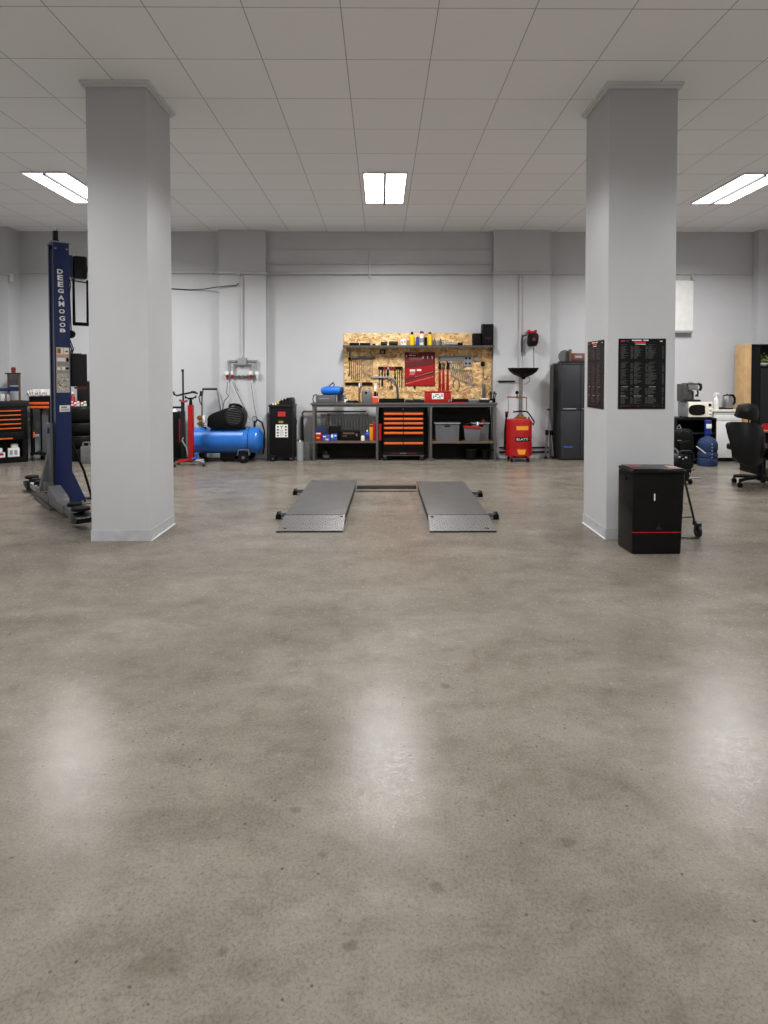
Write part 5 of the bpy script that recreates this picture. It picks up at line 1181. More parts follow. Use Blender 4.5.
# perforated holder and spanners
t = thing('perforated_rail', 'grey perforated rail with black holes at the right of the tool board', 'rail', P(455, 361, YQ))
m = MB(); bar(m, 437.8, 356.2, 466, 360.8, .012); bar(m, 464.3, 355.6, 472, 366.4, .016, 0, .003); m.ob('plate', LGREY, t)
for cx_, cy_ in ((466, 358.3), (469.7, 358.3), (466, 363.4), (469.7, 363.4)): MB().cyl(P(cx_, cy_, YQ-.0163), P(cx_, cy_, YQ-.0185), .017, seg=14).ob('hole', BLACK, t)
MB().cyl(P(439.4, 358.3, YQ-.0123), P(439.4, 358.3, YQ-.02), .02, seg=14).ob('hole', DSTEEL, t)
def spanner(x_, ya, yb_, lean, k, lab, grp):
    m = MB(); d = .014
    rod(m, (x_, ya+1.2), (x_+lean, yb_-1), .006, 0, .008)
    c = P(x_, ya, YQ-.008); c2 = P(x_+lean, yb_, YQ-.008)
    m.lathe([(.006, -.005), (.013, -.005), (.013, .005), (.006, .005)], c2, 'y', 12)
    v = Vector((c.x-c2.x, 0, c.z-c2.z)).normalized(); u = Vector((v.z, 0, -v.x))
    m.tube([c-v*.018, c-v*.006+u*.012, c+v*.012+u*.010], .006, 6); m.tube([c-v*.018, c-v*.006-u*.012, c+v*.012-u*.010], .006, 6)
    solo('spanner', m, STEEL, lab, 'spanner', grp)
for k in range(8): spanner(449.2+1.95*k, 363.0-.15*k, 368.5+.25*k if k else 368.2, .9, k, '%s spanner from the left in the short upper row on the tool board' % ordinal(k), 'upper spanner row on the tool board')
for k in range(11): spanner(451.3+2.0*k, 371.2-.12*k, 376.0+.95*k, .4+.16*k, k, '%s spanner from the left in the longer lower row on the tool board' % ordinal(k), 'lower spanner row on the tool board')
for k, (x_, yt_) in enumerate(((439.6, 361.5), (443.3, 362), (447.6, 361))):
    t = thing('bolt_cutter', '%s red handled cutter from the left on the tool board' % ordinal(k), 'cutter', P(x_, 390, YQ), group='red handled cutters on the tool board')
    for s in (-1, 1):
        m = MB(); rod(m, (x_+s*.3, 369), (x_+s*.85, 390.8), .010, 0, .014); m.ob('handle', RED, t)
    m = MB(); rod(m, (x_-.4, yt_), (x_-.3, 369.2), .010, 0, .014); rod(m, (x_+1.3, yt_+1.5), (x_+.3, 369.2), .010, 0, .014); bar(m, x_-1.5, 366.2, x_+1.5, 368.8, .03, 0, .004); m.ob('jaws', BLACKM if k != 1 else DSTEEL, t)
for k, pts in enumerate(([(455.8, 378), (453.4, 382), (453, 385.5), (454.5, 388.5)], [(457.6, 379), (459.5, 383), (459.2, 387.5), (457, 391)])):
    m = MB(); m.tube([P(x, y, YQ-.006) for x, y in pts], .005, 6); solo('caliper', m, DSTEEL, ['left curved caliper under the lower spanner row', 'right curved caliper under the lower spanner row'][k], 'caliper')
m = MB(); m.tube([P(463, 386, YQ-.005), P(464, 390, YQ-.005), P(476, 384.6, YQ-.005), P(478, 385.4, YQ-.005)], .0035, 6); m.tube([P(463, 386, YQ-.005), P(475, 384, YQ-.005)], .003, 6); solo('wire', m, LGREY, 'thin bent wire frame on the board under the lower spanner row', 'wire')
m = MB(); bar(m, 473.5, 356.2, 480.2, 361.5, .016, 0, .003); m.m(1); bar(m, 474.3, 357.2, 478.5, 360.3, .018, 1)
solo('tape_holder', m, [RAG, LGREY], 'pale holder left of the black brush on the tool board', 'holder')
t = thing('dust_brush', 'black brush hanging at the right edge of the tool board', 'brush', P(482.7, 366, YQ))
m = MB(); m.lathe([(.012, -.04), (.026, -.03), (.036, 0), (.03, .03), (.014, .04)], P(482.8, 364, YQ-.037), 'z', 16); m.ob('head', BLACK, t)
m = MB(); rod(m, (481.8, 351), (482.4, 361), .007); m.ob('handle', WOOD, t)
m = MB(); rod(m, (483, 367.5), (483.2, 378), .006); rod(m, (483.2, 374), (483.2, 375), .011); solo('feeler_gauge', m, MGREY, 'thin grey gauge hanging under the black brush', 'gauge')
t = thing('hacksaw', 'grey hacksaw with bow frame at the right end of the tool board', 'hacksaw', P(487, 396, YQ))
m = MB(); m.tube([P(483.3, 397, YQ-.012), P(483.3, 379.5, YQ-.012), P(485, 378.4, YQ-.012), P(490.6, 379.6, YQ-.012), P(491.4, 381, YQ-.012), P(491.4, 395, YQ-.012)], .006, 8); m.ob('bow', LGREY, t)
m = MB(); bar(m, 482.3, 384, 485.2, 399, .024, 0, .004); m.ob('handle', MGREY, t)
# ---------------------------------------------------------------- oil drainer
YE = 9.10
zE = lambda y: P(519, y, YE+.17).z
rE = 13.4*YE/618; cyE = YE+rE; cx0 = P(518.5, 440, cyE).x
t = thing('oil_drainer', 'red tank oil drainer with a black funnel dish on a pole beside the workbench', 'oil drainer', (cx0, cyE, 0))
z0_, z1_ = zE(456), zE(419)
m = MB(); m.lathe([(rE*.9, 0), (rE, .02), (rE, (z1_-z0_)-.05), (rE*.97, (z1_-z0_)-.02), (rE*.85, (z1_-z0_)), (rE*.3, (z1_-z0_)+.012)], (cx0, cyE, z0_), 'z', 40); m.ob('tank', RED, t)
def curved(name, pts, mt, off=.0012):
    """a label wrapped round the tank; pts are outlines in (angle, height)"""
    m = MB(); n = 8
    (a0, a1), (h0, h1), (b0, b1) = pts
    g = []
    for j in range(2):
        row = []
        for i in range(n+1):
            u = i/n; a_ = (a0+(a1-a0)*u) if j else (b0+(b1-b0)*u)
            row.append(m.bm.verts.new((cx0+(rE+off)*math.sin(a_), cyE-(rE+off)*math.cos(a_), h1 if j else h0)))
        g.append(row)
    for i in range(n): m.bm.faces.new((g[0][i], g[0][i+1], g[1][i+1], g[1][i]))
    return m.ob(name, mt, t)
an = lambda x: math.asin(max(-1, min(1, (x-518.5)/13.4)))-.20
curved('label', ((an(516.2), an(528)), (zE(429.2), zE(425.2)), (an(516.2), an(528))), AMBER)
curved('label', ((an(517), an(525.8)), (zE(453.2), zE(448.2)), (an(518.4), an(524.6))), AMBER)
curved('label', ((an(515.2), an(529.2)), (zE(440.4), zE(436.2)), (an(515.2), an(529.2))), BLACK)
tx_ = letters('BLATTI', cx0+.016, cyE-rE*.955-.0, zE(438.2), .034, WHITE, t, .17)
for v in tx_.data.vertices:
    X = v.co.x; v.co.y = -math.sqrt(max(0, (rE+.0035)**2-X*X)) + (v.co.y-(-rE*.955))*.3
m = MB(); pr_ = 5*1; m.cyl((cx0+.03, cyE, z1_+.01), (cx0+.03, cyE, zE(377)), .024); m.m(1).cyl((cx0+.047, cyE-.015, zE(395)), (cx0+.047, cyE-.015, zE(378)), .008); m.m(0).lathe([(.03, 0), (.03, .03)], (cx0+.03, cyE, zE(399)), 'z', 16); m.ob('pole', [STEEL, BRASS], t)
dz = zE(376); m = MB(); R1 = 15.2*(YE+.2)/618
m.lathe([(.03, -.05), (.035, -.03), (.05, -.02), (R1*.62, .02), (R1*.9, .07), (R1, .115), (R1, .122), (R1*.97, .122), (R1*.86, .078), (R1*.6, .03), (.02, .0)], (cx0+.066, cyE, dz), 'z', 36); m.ob('dish', BLACK, t)
m = MB(); m.tube([P(527.5, 376.5, cyE), P(529.5, 378.5, cyE), P(529.3, 381.5, cyE), P(526.5, 383.8, cyE), P(523.8, 384.2, cyE)], .005, 8); m.ob('drain_cock', BRASS, t)
m = MB(); m.lathe([(.085, 0), (.09, .006), (.09, .02), (.05, .03), (.04, .06)], (cx0+.03, cyE, z1_+.008), 'z', 20); m.box(cx0-.03, cx0+.06, cyE-.05, cyE+.02, z1_+.03, z1_+.055, .004); m.ob('collar', BRASS, t)
m = MB(); m.tube([P(507.5, 398.5, cyE-.03), P(508, 397, cyE-.03), P(513, 397.2, cyE-.03), P(525, 397.2, cyE-.03), P(527, 398, cyE-.03)], .011, 8); m.tube([P(508.3, 399, cyE-.03), P(508.3, 412, cyE-.03)], .005, 6); m.tube([P(526.5, 398, cyE-.03), P(526.5, 410, cyE-.03)], .007, 6); m.ob('hose_hanger', BRASS, t)
m = MB(); m.lathe([(.012, -.01), (.027, -.006), (.027, .006), (.012, .01)], P(517, 392.6, cyE-.05), 'y', 16); m.cyl(P(517, 394, cyE-.05), P(517, 399, cyE-.05), .006); m.ob('gauge', BLACK, t)
m = MB(); m.tube([P(513, 412, cyE-.06), P(520, 411.2, cyE-.09), P(527, 411.5, cyE-.06), P(530, 415, cyE-.06), P(534.3, 421.8, cyE-.06), P(533.5, 424.6, cyE-.06), P(530.5, 422, cyE-.06), P(528.5, 417, cyE-.06)], .011, 8); m.ob('hose', BLACK, t)
m = MB(); m.tube([P(506.8, 412.8, cyE-.02), P(506.4, 417, cyE-.02)], .022, 10); m.tube([P(506.4, 417, cyE-.02), P(505, 430, cyE-.02), P(504.6, 450, cyE-.02)], .014, 8); m.m(1).lathe([(.03, 0), (.03, .022)], P(507, 413, cyE-.02), 'z', 14); m.ob('suction_hose', [BLACK, DRED], t)
m = MB(); m.lathe([(rE*.72, 0), (rE*.72, .02)], (cx0, cyE, z0_-.021), 'z', 24); m.ob('base_ring', RED, t)
for a_ in (-.8, .62, 2.2, -2.4):
    x_ = cx0+rE*.95*math.sin(a_); y_ = cyE-rE*.95*math.cos(a_)
    q = MB(); q.prism([(x_-.022, z0_-.02), (x_+.022, z0_-.02), (x_+.013, z0_+.035), (x_-.013, z0_+.035)], y_-.012, y_+.012, 'y'); q.ob('caster_arm', RED, t)
    wheel('wheel', t, (x_, y_-.02, .034), .033, .024, 'x', [RUBBER, DGREY])
# ---------------------------------------------------------------- hose reel
Yw = W-.13-.0012
t = thing('hose_reel', 'black air hose reel with red bracket mounted on the right wall pier', 'hose reel', P(532, 347, Yw))
m = MB(); q = lambda x, y, Y=Yw-.07: (P(x, y, Y).x, P(x, y, Y).z)
m.prism([q(527.8, 336), q(529, 333.6), q(535.8, 333.6), q(537.2, 336), q(536.6, 343), q(534.8, 346.5), q(528.6, 346.5), q(527.2, 344)], Yw-.19, Yw-.03, 'y', .02); m.ob('case', BLACK, t)
m = MB(); m.r(527.8, 330.8, 536.8, 333.4, Yw-.12, .12, .006); m.r(528, 329.8, 530.4, 332.5, Yw-.13, .05, .004); m.r(534.8, 329.8, 537, 332.5, Yw-.13, .05, .004); m.ob('bracket', RED, t)
m = MB(); c = q(532.2, 339.6); m.prism([(c[0]-.026, c[1]-.022), (c[0]+.026, c[1]-.022), (c[0]+.022, c[1]+.012), (c[0], c[1]+.036), (c[0]-.022, c[1]+.012)], Yw-.193, Yw-.1901, 'y'); m.ob('emblem', DRED, t)
m = MB(); m.tube([P(533.6, 346.8, Yw-.1), P(533.8, 360, Yw-.1), P(533.9, 368.4, Yw-.1)], .006, 8); m.ob('hose', MGREY, t)
m = MB(); m.tube([P(527, 335, Yw-.08), P(523.5, 336, Yw-.06), P(522, 338, Yw-.045), P(521.8, 352, Yw-.045)], .009, 8); m.ob('supply_pipe', DGREY, t)
# ---------------------------------------------------------------- leaning struts
for k, (p, q_, w_, lab) in enumerate(((P(548.2, 410, W-.24), G(542.6, 457), LGREY, 'shiny metal strut leaning out to the left beside the dark locker'), (P(549.0, 410.5, W-.19), G(549.4, 456.5), STEEL, 'upright metal strut leaning beside the dark locker'))):
    t = thing('metal_strut', lab, 'strut', (q_.x, min(q_.y, W-.21), 0)); q_.y = min(q_.y, W-.22)
    q_.z = .012
    d = p-q_; m1 = q_+d*.52
    m = MB(); m.cyl(q_, m1, .017); m.ob('lower_tube', STEEL, t)
    m = MB(); m.cyl(m1-d*.04, m1+d*.06, .026); m.ob('clamp', BLACK, t)
    m = MB(); m.cyl(m1+d*.06, p, .013); m.ob('upper_tube', LGREY, t)
    m = MB(); m.cyl((q_.x, q_.y, .001), q_+d*.03, .022, .019); m.ob('foot', BLACK, t)
    m = MB(); m.cyl(p, p+d*.02, .022); m.ob('cap', BLACK, t)
m = MB(); q_ = P(548, 440, W-.05); 
# ---------------------------------------------------------------- dark locker
YL = 9.30
t = thing('steel_locker', 'tall dark grey steel locker partly hidden behind the right pillar', 'locker', (P(577, 459, YL).x, YL, 0))
a, b = P(560.8, 459.5, YL), P(600, 364.5, YL)
m = MB(); m.box(a.x, b.x, YL+.012, W-.02, .012, b.z, .004); m.box(a.x-.008, b.x, YL+.004, W-.015, b.z, b.z+.025, .003); m.m(0).box(a.x+.01, b.x-.01, YL+.02, W-.03, .0, .012); m.ob('body', LOCKER, t)
zs_ = P(1, 411.2, YL).z
for z0_, z1_, nm_ in ((.03, zs_-.004, 'lower'), (zs_+.004, b.z-.006, 'upper')):
    for xa, xb in ((a.x+.004, P(583.5, 1, YL).x), (P(584, 1, YL).x, b.x-.004)):
        m = MB(); m.box(xa, xb, YL, YL+.0115, z0_, z1_, .002); d = m.ob('door', LOCKER, t)
        m = MB(); m.box(xa+.05, xb-.04, YL-.004, YL-.0002, z0_+.06, z1_-.05, .002); m.ob('door_panel', LOCKER, d)
        if z0_ > .5: MB().box(xa+.02, xa+.22, YL-.018, YL-.0002, z0_+.012, z0_+.024, .003).ob('handle', LGREY, d)
        else: MB().box(xa+.035, xa+.035+.14, YL-.006, YL-.0045, P(1, 448.9, YL).z, P(1, 447.3, YL).z).ob('blue_sticker', BOXBLUE, d)
zL = b.z+.0262
t = thing('cutting_saw', 'maroon power saw with a grey disc lying on top of the dark locker', 'saw', (P(574, 363, YL).x, YL+.2, zL))
m = MB(); c = P(566, 360, YL+.1); m.lathe([(.02, -.006), (.10, -.006), (.10, .006), (.02, .006)], (c.x+.01, YL+.2, zL+.1), 'y', 28)
for v in m.bm.verts: v.co.z = max(v.co.z, zL+.001)
m.ob('disc', MGREY, t)
m = MB(); m.r(569, 349.4, 572, 362, YL+.14, .035, .006, zL+.03); m.ob('handle', RUST, t)
m = MB(); m.r(572.2, 353, 590, 360.5, YL+.13, .12, .02, zL+.03); m.m(1).r(575, 355.6, 582, 358, YL+.128, .0015); m.ob('motor', [mat('maroon', (.42, .22, .20), .45), LGREY], t)
m = MB(); m.r(561.5, 361, 592, 364, YL+.1, .2, .004, zL); m.ob('base_plate', DGREY, t)
# ---------------------------------------------------------------- wall posters
def poster(name, label, org, ux, nrm, wd, ht, red):
    t = thing(name, label, 'poster', org)
    def quad(m, u0, u1, v0, v1, off, mi, th=.0012):
        m.m(mi); p0 = Vector(org)+Vector(ux)*(u0*wd)+Vector((0, 0, v0*ht)); p1 = Vector(org)+Vector(ux)*(u1*wd)+Vector((0, 0, v1*ht))
        A = p0+Vector(nrm)*off; B = p1+Vector(nrm)*(off+th)
        m.box(A.x, B.x, A.y, B.y, A.z, B.z)
    m = MB(); quad(m, 0, 1, 0, 1, .0012, 0, .003); m.ob('sheet', PBLACK, t)
    m = MB(); o2 = .0044; th = .0006
    def q2(u0, u1, v0, v1, i): quad(m, u0, u1, v0, v1, o2, i, th)
    q2(.28, .48, .968, .984, 1); q2(.52, .63, .968, .984, 1); q2(.49, .51, .97, .984, 2); q2(.33, .57, .935, .957, 2); q2(.36, .57, .914, .925, 1)
    m.ob('title', [PGREY, WHITE, PRED], t)
    m = MB(); q2(.05, .13, .957, .972, 2); q2(.14, .23, .958, .971, 0); q2(.87, .93, .958, .968, 1); m.ob('heading_print', [PGREY, WHITE, PRED], t)
    cols = ((.05, .20, .255, .31), (.33, .50, .57, .62), (.63, .80, .925, .965))
    rows = ((.72, .90), (.54, .655), (.35, .51), (.205, .305), (.075, .175))
    for ri, (v0, v1) in enumerate(rows):
        for ci, (u0, u1, w0, w1) in enumerate(cols):
            m = MB()
            if ri == 0: q2(u0, u0+.13+.03*ci*(ci < 2), v1+.012, v1+.018, 0)
            else: q2(u0+(.02 if ri % 2 else 0), u0+.11+.05*((ci+ri) % 2), v1+.008, v1+.015, 1 if ri > 2 else 0)
            v = v1-.004; k = 0; prices = []
            while v > v0:
                L = rng.uniform(.55, 1.05) if rng.random() < .75 else rng.uniform(.3, .5)
                if ri == 0 or rng.random() > .06:
                    q2(u0, u0+(u1-u0)*L, v-.0075, v, 3 if (red and rng.random() < .35) else 0); prices.append((w0, w1-(0 if rng.random() < .7 else .02), v-.0075, v, 3 if red and rng.random() < .3 else 0))
                v -= .0122; k += 1
            m.ob('text_block', [PGREY, mat('poster_white', (.62, .62, .62), .6), PRED, PDRED], t)
            m = MB()
            for pr_ in prices: q2(*pr_)
            m.ob('price_column', [PGREY, PGREY, PRED, PDRED], t)
        if red and ri: 
            m = MB(); q2(.03, .97, v1+.022, v1+.026, 0); m.ob('rule', PDRED, t)
    m = MB(); q2(.06, .26, .035, .045, 0); q2(.04, .96, .052, .056, 0); m.m(1); q2(.40, .45, .03, .04, 1); q2(.74, .78, .03, .04, 1); q2(.93, .96, .025, .04, 1); q2(.04, .06, .02, .04, 1); m.ob('footer_print', [PDRED, PGREY], t)
    return t
A = P(617.8, 409, PY0); B = P(665.8, 338.6, PY0)
poster('wall_poster', 'black price list poster on the front face of the right pillar', (A.x, PY0, A.z), (1, 0, 0), (0, -1, 0), B.x-A.x, B.z-A.z, False)
yn, yf = 4.885, 5.27
poster('wall_poster', 'reddish black price list poster on the left side face of the right pillar', (rx0, yf, 1.02), (0, -1, 0), (-1, 0, 0), yf-yn, .553, True)
# ---------------------------------------------------------------- black floor bin
g0, g1 = G(631.8, 554.2), G(681.3, 554.6)
YN = (g0.y+g1.y)/2
t = thing('floor_bin', 'glossy black bin with a thin red line beside the right pillar', 'bin', ((g0.x+g1.x)/2, YN, 0))
HN = P(655, 473.5, YN).z; xa, xb = g0.x, g1.x; DN = .245
wt = .012
m = MB()
def slab(z, gx, gy): return [(xa-gx, YN-gy*.0), (xb+gx, YN-gy*.0), (xb+gx, YN+DN), (xa-gx, YN+DN)]
t_ = bmesh.new()
A4 = [t_.verts.new((x, y, 0)) for x, y in ((xa, YN), (xb, YN), (xb, YN+DN), (xa-.012, YN+DN))]
B4 = [t_.verts.new((x, y, HN)) for x, y in ((xa-.002, YN-.012), (xb+.018, YN-.012), (xb+.018, YN+DN), (xa-.012, YN+DN))]
t_.faces.new(A4); t_.faces.new(B4)
for i in range(4): t_.faces.new((A4[i], A4[(i+1) % 4], B4[(i+1) % 4], B4[i]))
bmesh.ops.recalc_face_normals(t_, faces=list(t_.faces)); bmesh.ops.bevel(t_, geom=list(t_.edges), offset=.012, segments=3, profile=.6, affect='EDGES')
m._merge(t_); m.ob('body', GLOSSBLACK, t)
ZR = P(655, 532.3, YN-.003).z; f = ZR/HN
m = MB(); m.box(xa-.001, xb+.018*f+.001, YN-.0125*f-.0035, YN-.012*f+.004, ZR-.0032, ZR+.0032); m.ob('red_line', RED, t)
m = MB(); m.box(xa-.012, xb+.026, YN-.022, YN+DN+.004, HN+.0005, HN+.026, .010, 3); m.box(xa+.0, xb+.012, YN-.008, YN+DN-.02, HN+.0262, HN+.034, .004); lid = m.ob('lid', GLOSSBLACK, t)
m = MB(); m.prism([(xa+.02, YN+.10), (xa+.10, YN+.085), (xa+.11, YN+.15), (xa+.04, YN+.18)], HN+.0342, HN+.0352, 'z'); m.ob('lid_print', mat('print_red', (.52, .10, .09), .5), lid)
m = MB(); m.prism([(xb-.075, YN+.05), (xb-.0, YN+.03), (xb-.0, YN+.12), (xb-.05, YN+.18)], HN+.0342, HN+.0352, 'z'); m.ob('lid_print', mat('print_rose', (.60, .36, .34), .5), lid)
m = MB(); zq0, zq1 = P(655, 518.8, YN).z, P(655, 513.0, YN).z
zc0, zc1 = P(655, 500.5, YN-.01).z, P(655, 493.8, YN-.01).z
f = zc0/HN; m.box(P(658.9, 1, YN).x, P(659.8, 1, YN).x, YN-.0145, YN-.0075, zc0, zc1); m.ob('white_mark', WHITE, t)
m = MB(); c = P(658.6, 527.5, YN-.005); m.prism([(c.x-.02, c.z-.015), (c.x+.02, c.z-.015), (c.x+.012, c.z+.005), (c.x+.004, c.z+.012), (c.x, c.z+.034), (c.x-.004, c.z+.012), (c.x-.012, c.z+.005)], YN-.0075, YN-.0025, 'y'); m.ob('emblem', DGREY, t)
m = MB(); m.box(xa-.0145, xa-.004, YN+.10, YN+.19, HN-.062, HN-.042, .003); m.ob('slot_handle', RUBBER, t)
m = MB(); m.box(xb+.01, xb+.028, YN+.03, YN+.06, HN*.52, HN*.60, .004); m.ob('latch', BLACK, t)
# ---- trolley frame with a caster, behind the bin
gw = G(697.2, 537.5)
t = thing('trolley_frame', 'thin black tube frame on a caster wheel standing behind the black bin', 'trolley frame', (gw.x, gw.y, 0))
wy = gw.y
wheel('caster', t, (gw.x+.004, wy, .052), .051, .022, 'x', [DGREY, MGREY])
m = MB(); zt2 = P(684.5, 479, wy).z
m.tube([P(683.6, 477, wy), P(686.5, 488, wy), P(690.5, 505, wy), P(693.6, 518, wy), P(694.4, 522, wy)], .009, 8); m.ob('side_tube', DGREY, t)
m = MB(); m.tube([P(676, 517.2, wy), P(691.5, 517, wy), P(692.8, 516, wy)], .006, 8); m.ob('cross_tube', DGREY, t)
m = MB(); c = P(694.6, 523, wy); m.lathe([(.016, 0), (.018, .012), (.012, .03)], (c.x, wy, c.z-.012), 'z', 14); m.box(gw.x-.018, gw.x-.012, wy-.02, wy+.02, .05, c.z, .002); m.box(gw.x+.018, gw.x+.024, wy-.02, wy+.02, .05, c.z, .002); m.box(gw.x-.018, gw.x+.024, wy-.02, wy+.02, c.z-.012, c.z, .002); m.ob('fork', DGREY, t)
m = MB(); xq = P(676, 1, wy).x
m.tube([(xq, wy, .009), (xq+.002, wy, P(676, 500, wy).z), P(683.6, 477, wy)], .008, 8); m.tube([P(683.6, 477, wy), (P(683.6, 477, wy).x-.004, wy+.006, P(683.6, 477, wy).z+.012)], .010, 8); m.ob('back_tube', DGREY, t)
m = MB(); m.tube([(xq, wy, .0075), (xq+.06, wy-.02, .0075), (gw.x-.03, wy-.04, .0075), (gw.x-.005, wy-.045, .0075)], .0065, 8); m.ob('floor_tube', DGREY, t)

# ---------------------------------------------------------------- kitchen corner
YT_ = 8.9
t = thing('side_table', 'low black table with a shelf carrying the microwave', 'table', (P(697, 450, YT_).x, YT_, 0))
a, b = P(676.5, 460, YT_), P(717, 418.2, YT_)
TZ = b.z; DT = .42
MB().box(a.x, b.x, YT_, YT_+DT, TZ-.03, TZ, .003).ob('tabletop', BLACK, t)
for x_ in (a.x, b.x-.018): MB().box(x_, x_+.018, YT_+.01, YT_+DT, .0, TZ-.031, .002).ob('side_panel', BLACK, t)
MB().box(a.x+.019, b.x-.019, YT_+DT-.012, YT_+DT, .0, TZ-.031).ob('back_panel', BLACK, t)
zs_ = P(1, 434.5, YT_).z; MB().box(a.x+.0185, b.x-.0185, YT_+.015, YT_+DT-.013, zs_-.016, zs_, .002).ob('shelf', DGREY, t)
MB().box(a.x+.0185, b.x-.0185, YT_+.015, YT_+DT-.013, .04, .056, .002).ob('shelf', DGREY, t)
m = MB(); m.box(P(713.5, 1, YT_).x, P(719, 1, YT_).x, YT_+.06, YT_+.1, P(1, 424.5, YT_).z, P(1, 423, YT_).z, .002); m.ob('side_hook', BLACK, t)
tz = TZ+.0012; YMw = YT_+.02
t = thing('microwave', 'cream white microwave oven with oval black window on the low black table', 'microwave', (P(695, 418, YMw).x, YMw, tz))
a, b = P(688.4, 418, YMw), P(713, 401.8, YMw); h = b.z-tz
m = MB(); m.box(a.x, b.x, YMw+.02, YMw+.33, tz+.012, tz+h, .012); m.ob('body', LGREY, t)
for x_ in (a.x+.03, b.x-.03): MB().cyl((x_, YMw+.05, tz), (x_, YMw+.05, tz+.013), .012).ob('foot', BLACK, t); MB().cyl((x_, YMw+.3, tz), (x_, YMw+.3, tz+.013), .012).ob('foot', BLACK, t)
dx0 = P(688.3, 1, YMw).x
m = MB(); m.box(a.x+.003, b.x-.003, YMw, YMw+.019, tz+.014, tz+h-.002, .006); d = m.ob('door', CREAM, t)
m = MB(); n = 26; cxw, czw = P(697.6, 410.3, YMw).x, P(697.6, 410, YMw).z; rw, rh = 9.0*YMw/618, 5.4*YMw/618
pts = []
for i in range(n):
    a_ = 2*PI*i/n; cs, sn = math.cos(a_), math.sin(a_); e = .62
    pts.append((cxw+rw*(min(math.copysign(abs(cs)**.75, cs), .84)), czw+rh*math.copysign(abs(sn)**.75, sn)))
m.prism(pts, YMw-.003, YMw-.0002, 'y'); m.ob('window', GLOSSBLACK, d)
m = MB(); m.r(708.6, 403.7, 711.5, 406.4, YMw-.002, .0018); m.ob('display', BLACK, t)
m = MB(); c = P(710.3, 409.5, YMw); m.lathe([(.016, 0), (.016, -.012), (.012, -.016)][::-1], (c.x, YMw-.0002, c.z), 'y', 18); m.ob('dial', CREAM, t)
m = MB(); c = P(710.3, 413.2, YMw); m.lathe([(.016, 0), (.016, -.012), (.012, -.016)][::-1], (c.x, YMw-.0002, c.z), 'y', 18); m.ob('dial', CREAM, t)
m = MB(); m.r(707.3, 415.4, 711.8, 416.8, YMw-.004, .0038, .001); m.ob('door_button', WHITE, t)
mz = tz+h+.0012; Yk = YMw+.05
t = thing('coffee_machine', 'grey steel coffee machine with side spout on top of the microwave', 'coffee machine', (P(692, 401, Yk).x, Yk, mz))
m = MB(); m.r(683.2, 384.1, 692.5, 401, Yk+.03, .2, .006, mz); m.ob('housing', DSTEEL, t)
m = MB(); m.r(688.6, 384.6, 698.4, 390.2, Yk, .2, .010); m.m(1).r(688.2, 383.2, 698.6, 384.5, Yk+.002, .2, .004); m.m(0).r(690, 382.1, 693.5, 383.2, Yk+.05, .05, .003); m.ob('brew_head', [STEEL, DSTEEL], t)
m = MB(); m.r(685.5, 399.7, 700.8, 401, Yk-.01, .24, .003, mz); m.ob('drip_tray', DGREY, t)
m = MB(); m.tube([P(697.8, 383.6, Yk+.05), P(700.6, 384.8, Yk+.03), P(701, 388, Yk+.02), P(699.6, 390.5, Yk+.02)], .02, 10); m.ob('handle', BLACK, t)
m = MB(); m.tube([P(697.5, 390, Yk+.05), P(698, 393, Yk+.05), P(697, 396.3, Yk+.05)], .012, 8); m.r(696, 394.5, 698.6, 396.7, Yk+.03, .03, .004); m.ob('steam_pipe', DGREY, t)
m = MB(); m.r(688.9, 391, 694, 399.5, Yk+.06, .12, .004); m.ob('back_plate', DGREY, t)
# white cabinet
YV_ = 9.12
t = thing('kitchen_cabinet', 'white kitchen base cabinet with drawer behind the office chair', 'cabinet', (P(730, 459, YV_).x, YV_, 0))
a, b = P(712, 459.8, YV_), P(742, 409.8, YV_); CZ = b.z
m = MB(); m.box(a.x+.02, b.x, YV_+.02, YV_+.5, .08, CZ-.03, .002); m.m(1).box(a.x+.03, b.x, YV_+.05, YV_+.48, .0, .08); m.ob('body', [WHITE, DGREY], t)
MB().box(a.x-.02, b.x, YV_-.015, YV_+.51, CZ-.029, CZ, .004).ob('worktop', CREAM, t)
zd = P(1, 422, YV_).z; zd1 = P(1, 415.7, YV_).z
for z0_, z1_, n_ in ((zd1+.003, CZ-.034, 'drawer'), (zd+.003, zd1-.003, 'drawer'), (.06, zd-.003, 'door')):
    d = MB().box(a.x+.022, b.x-.002, YV_, YV_+.0195, z0_, z1_, .003).ob(n_, WHITE, t)
cz1 = CZ+.0012
t = thing('kettle', 'steel electric kettle with black handle on the white cabinet', 'kettle', (P(730, 409, YV_+.1).x, YV_+.18, cz1))
K = t.location; kr = 5.3*(YV_+.18)/618; kh = P(1, 395.2, YV_+.1).z-cz1
m = MB(); m.lathe([(kr*.98, .02), (kr, .03), (kr*.95, kh*.45), (kr*.74, kh*.84), (kr*.7, kh*.88)], K, 'z', 28); m.prism([(K.x-kr*.72, K.z+kh*.70), (K.x-kr*1.0, K.z+kh*.86), (K.x-kr*.6, K.z+kh*.86)], K.y-.012, K.y+.012, 'y'); m.ob('body', STEEL, t)
m = MB(); m.lathe([(kr*1.0, 0), (kr*1.04, .004), (kr*1.0, .0195)], K, 'z', 24); m.ob('base', BLACK, t)
m = MB(); m.lathe([(kr*.70, kh*.885), (kr*.66, kh*.94), (kr*.3, kh*.97), (.012, kh*.98), (.014, kh), (.004, kh*1.01)], K, 'z', 24); m.ob('lid', BLACK, t)
m = MB(); m.tube([(K.x+kr*.5, K.y, K.z+kh*.93), (K.x+kr*1.05, K.y, K.z+kh*.92), (K.x+kr*1.42, K.y, K.z+kh*.74), (K.x+kr*1.40, K.y, K.z+kh*.42), (K.x+kr*1.0, K.y, K.z+kh*.28)], .017, 10); m.ob('handle', BLACK, t)
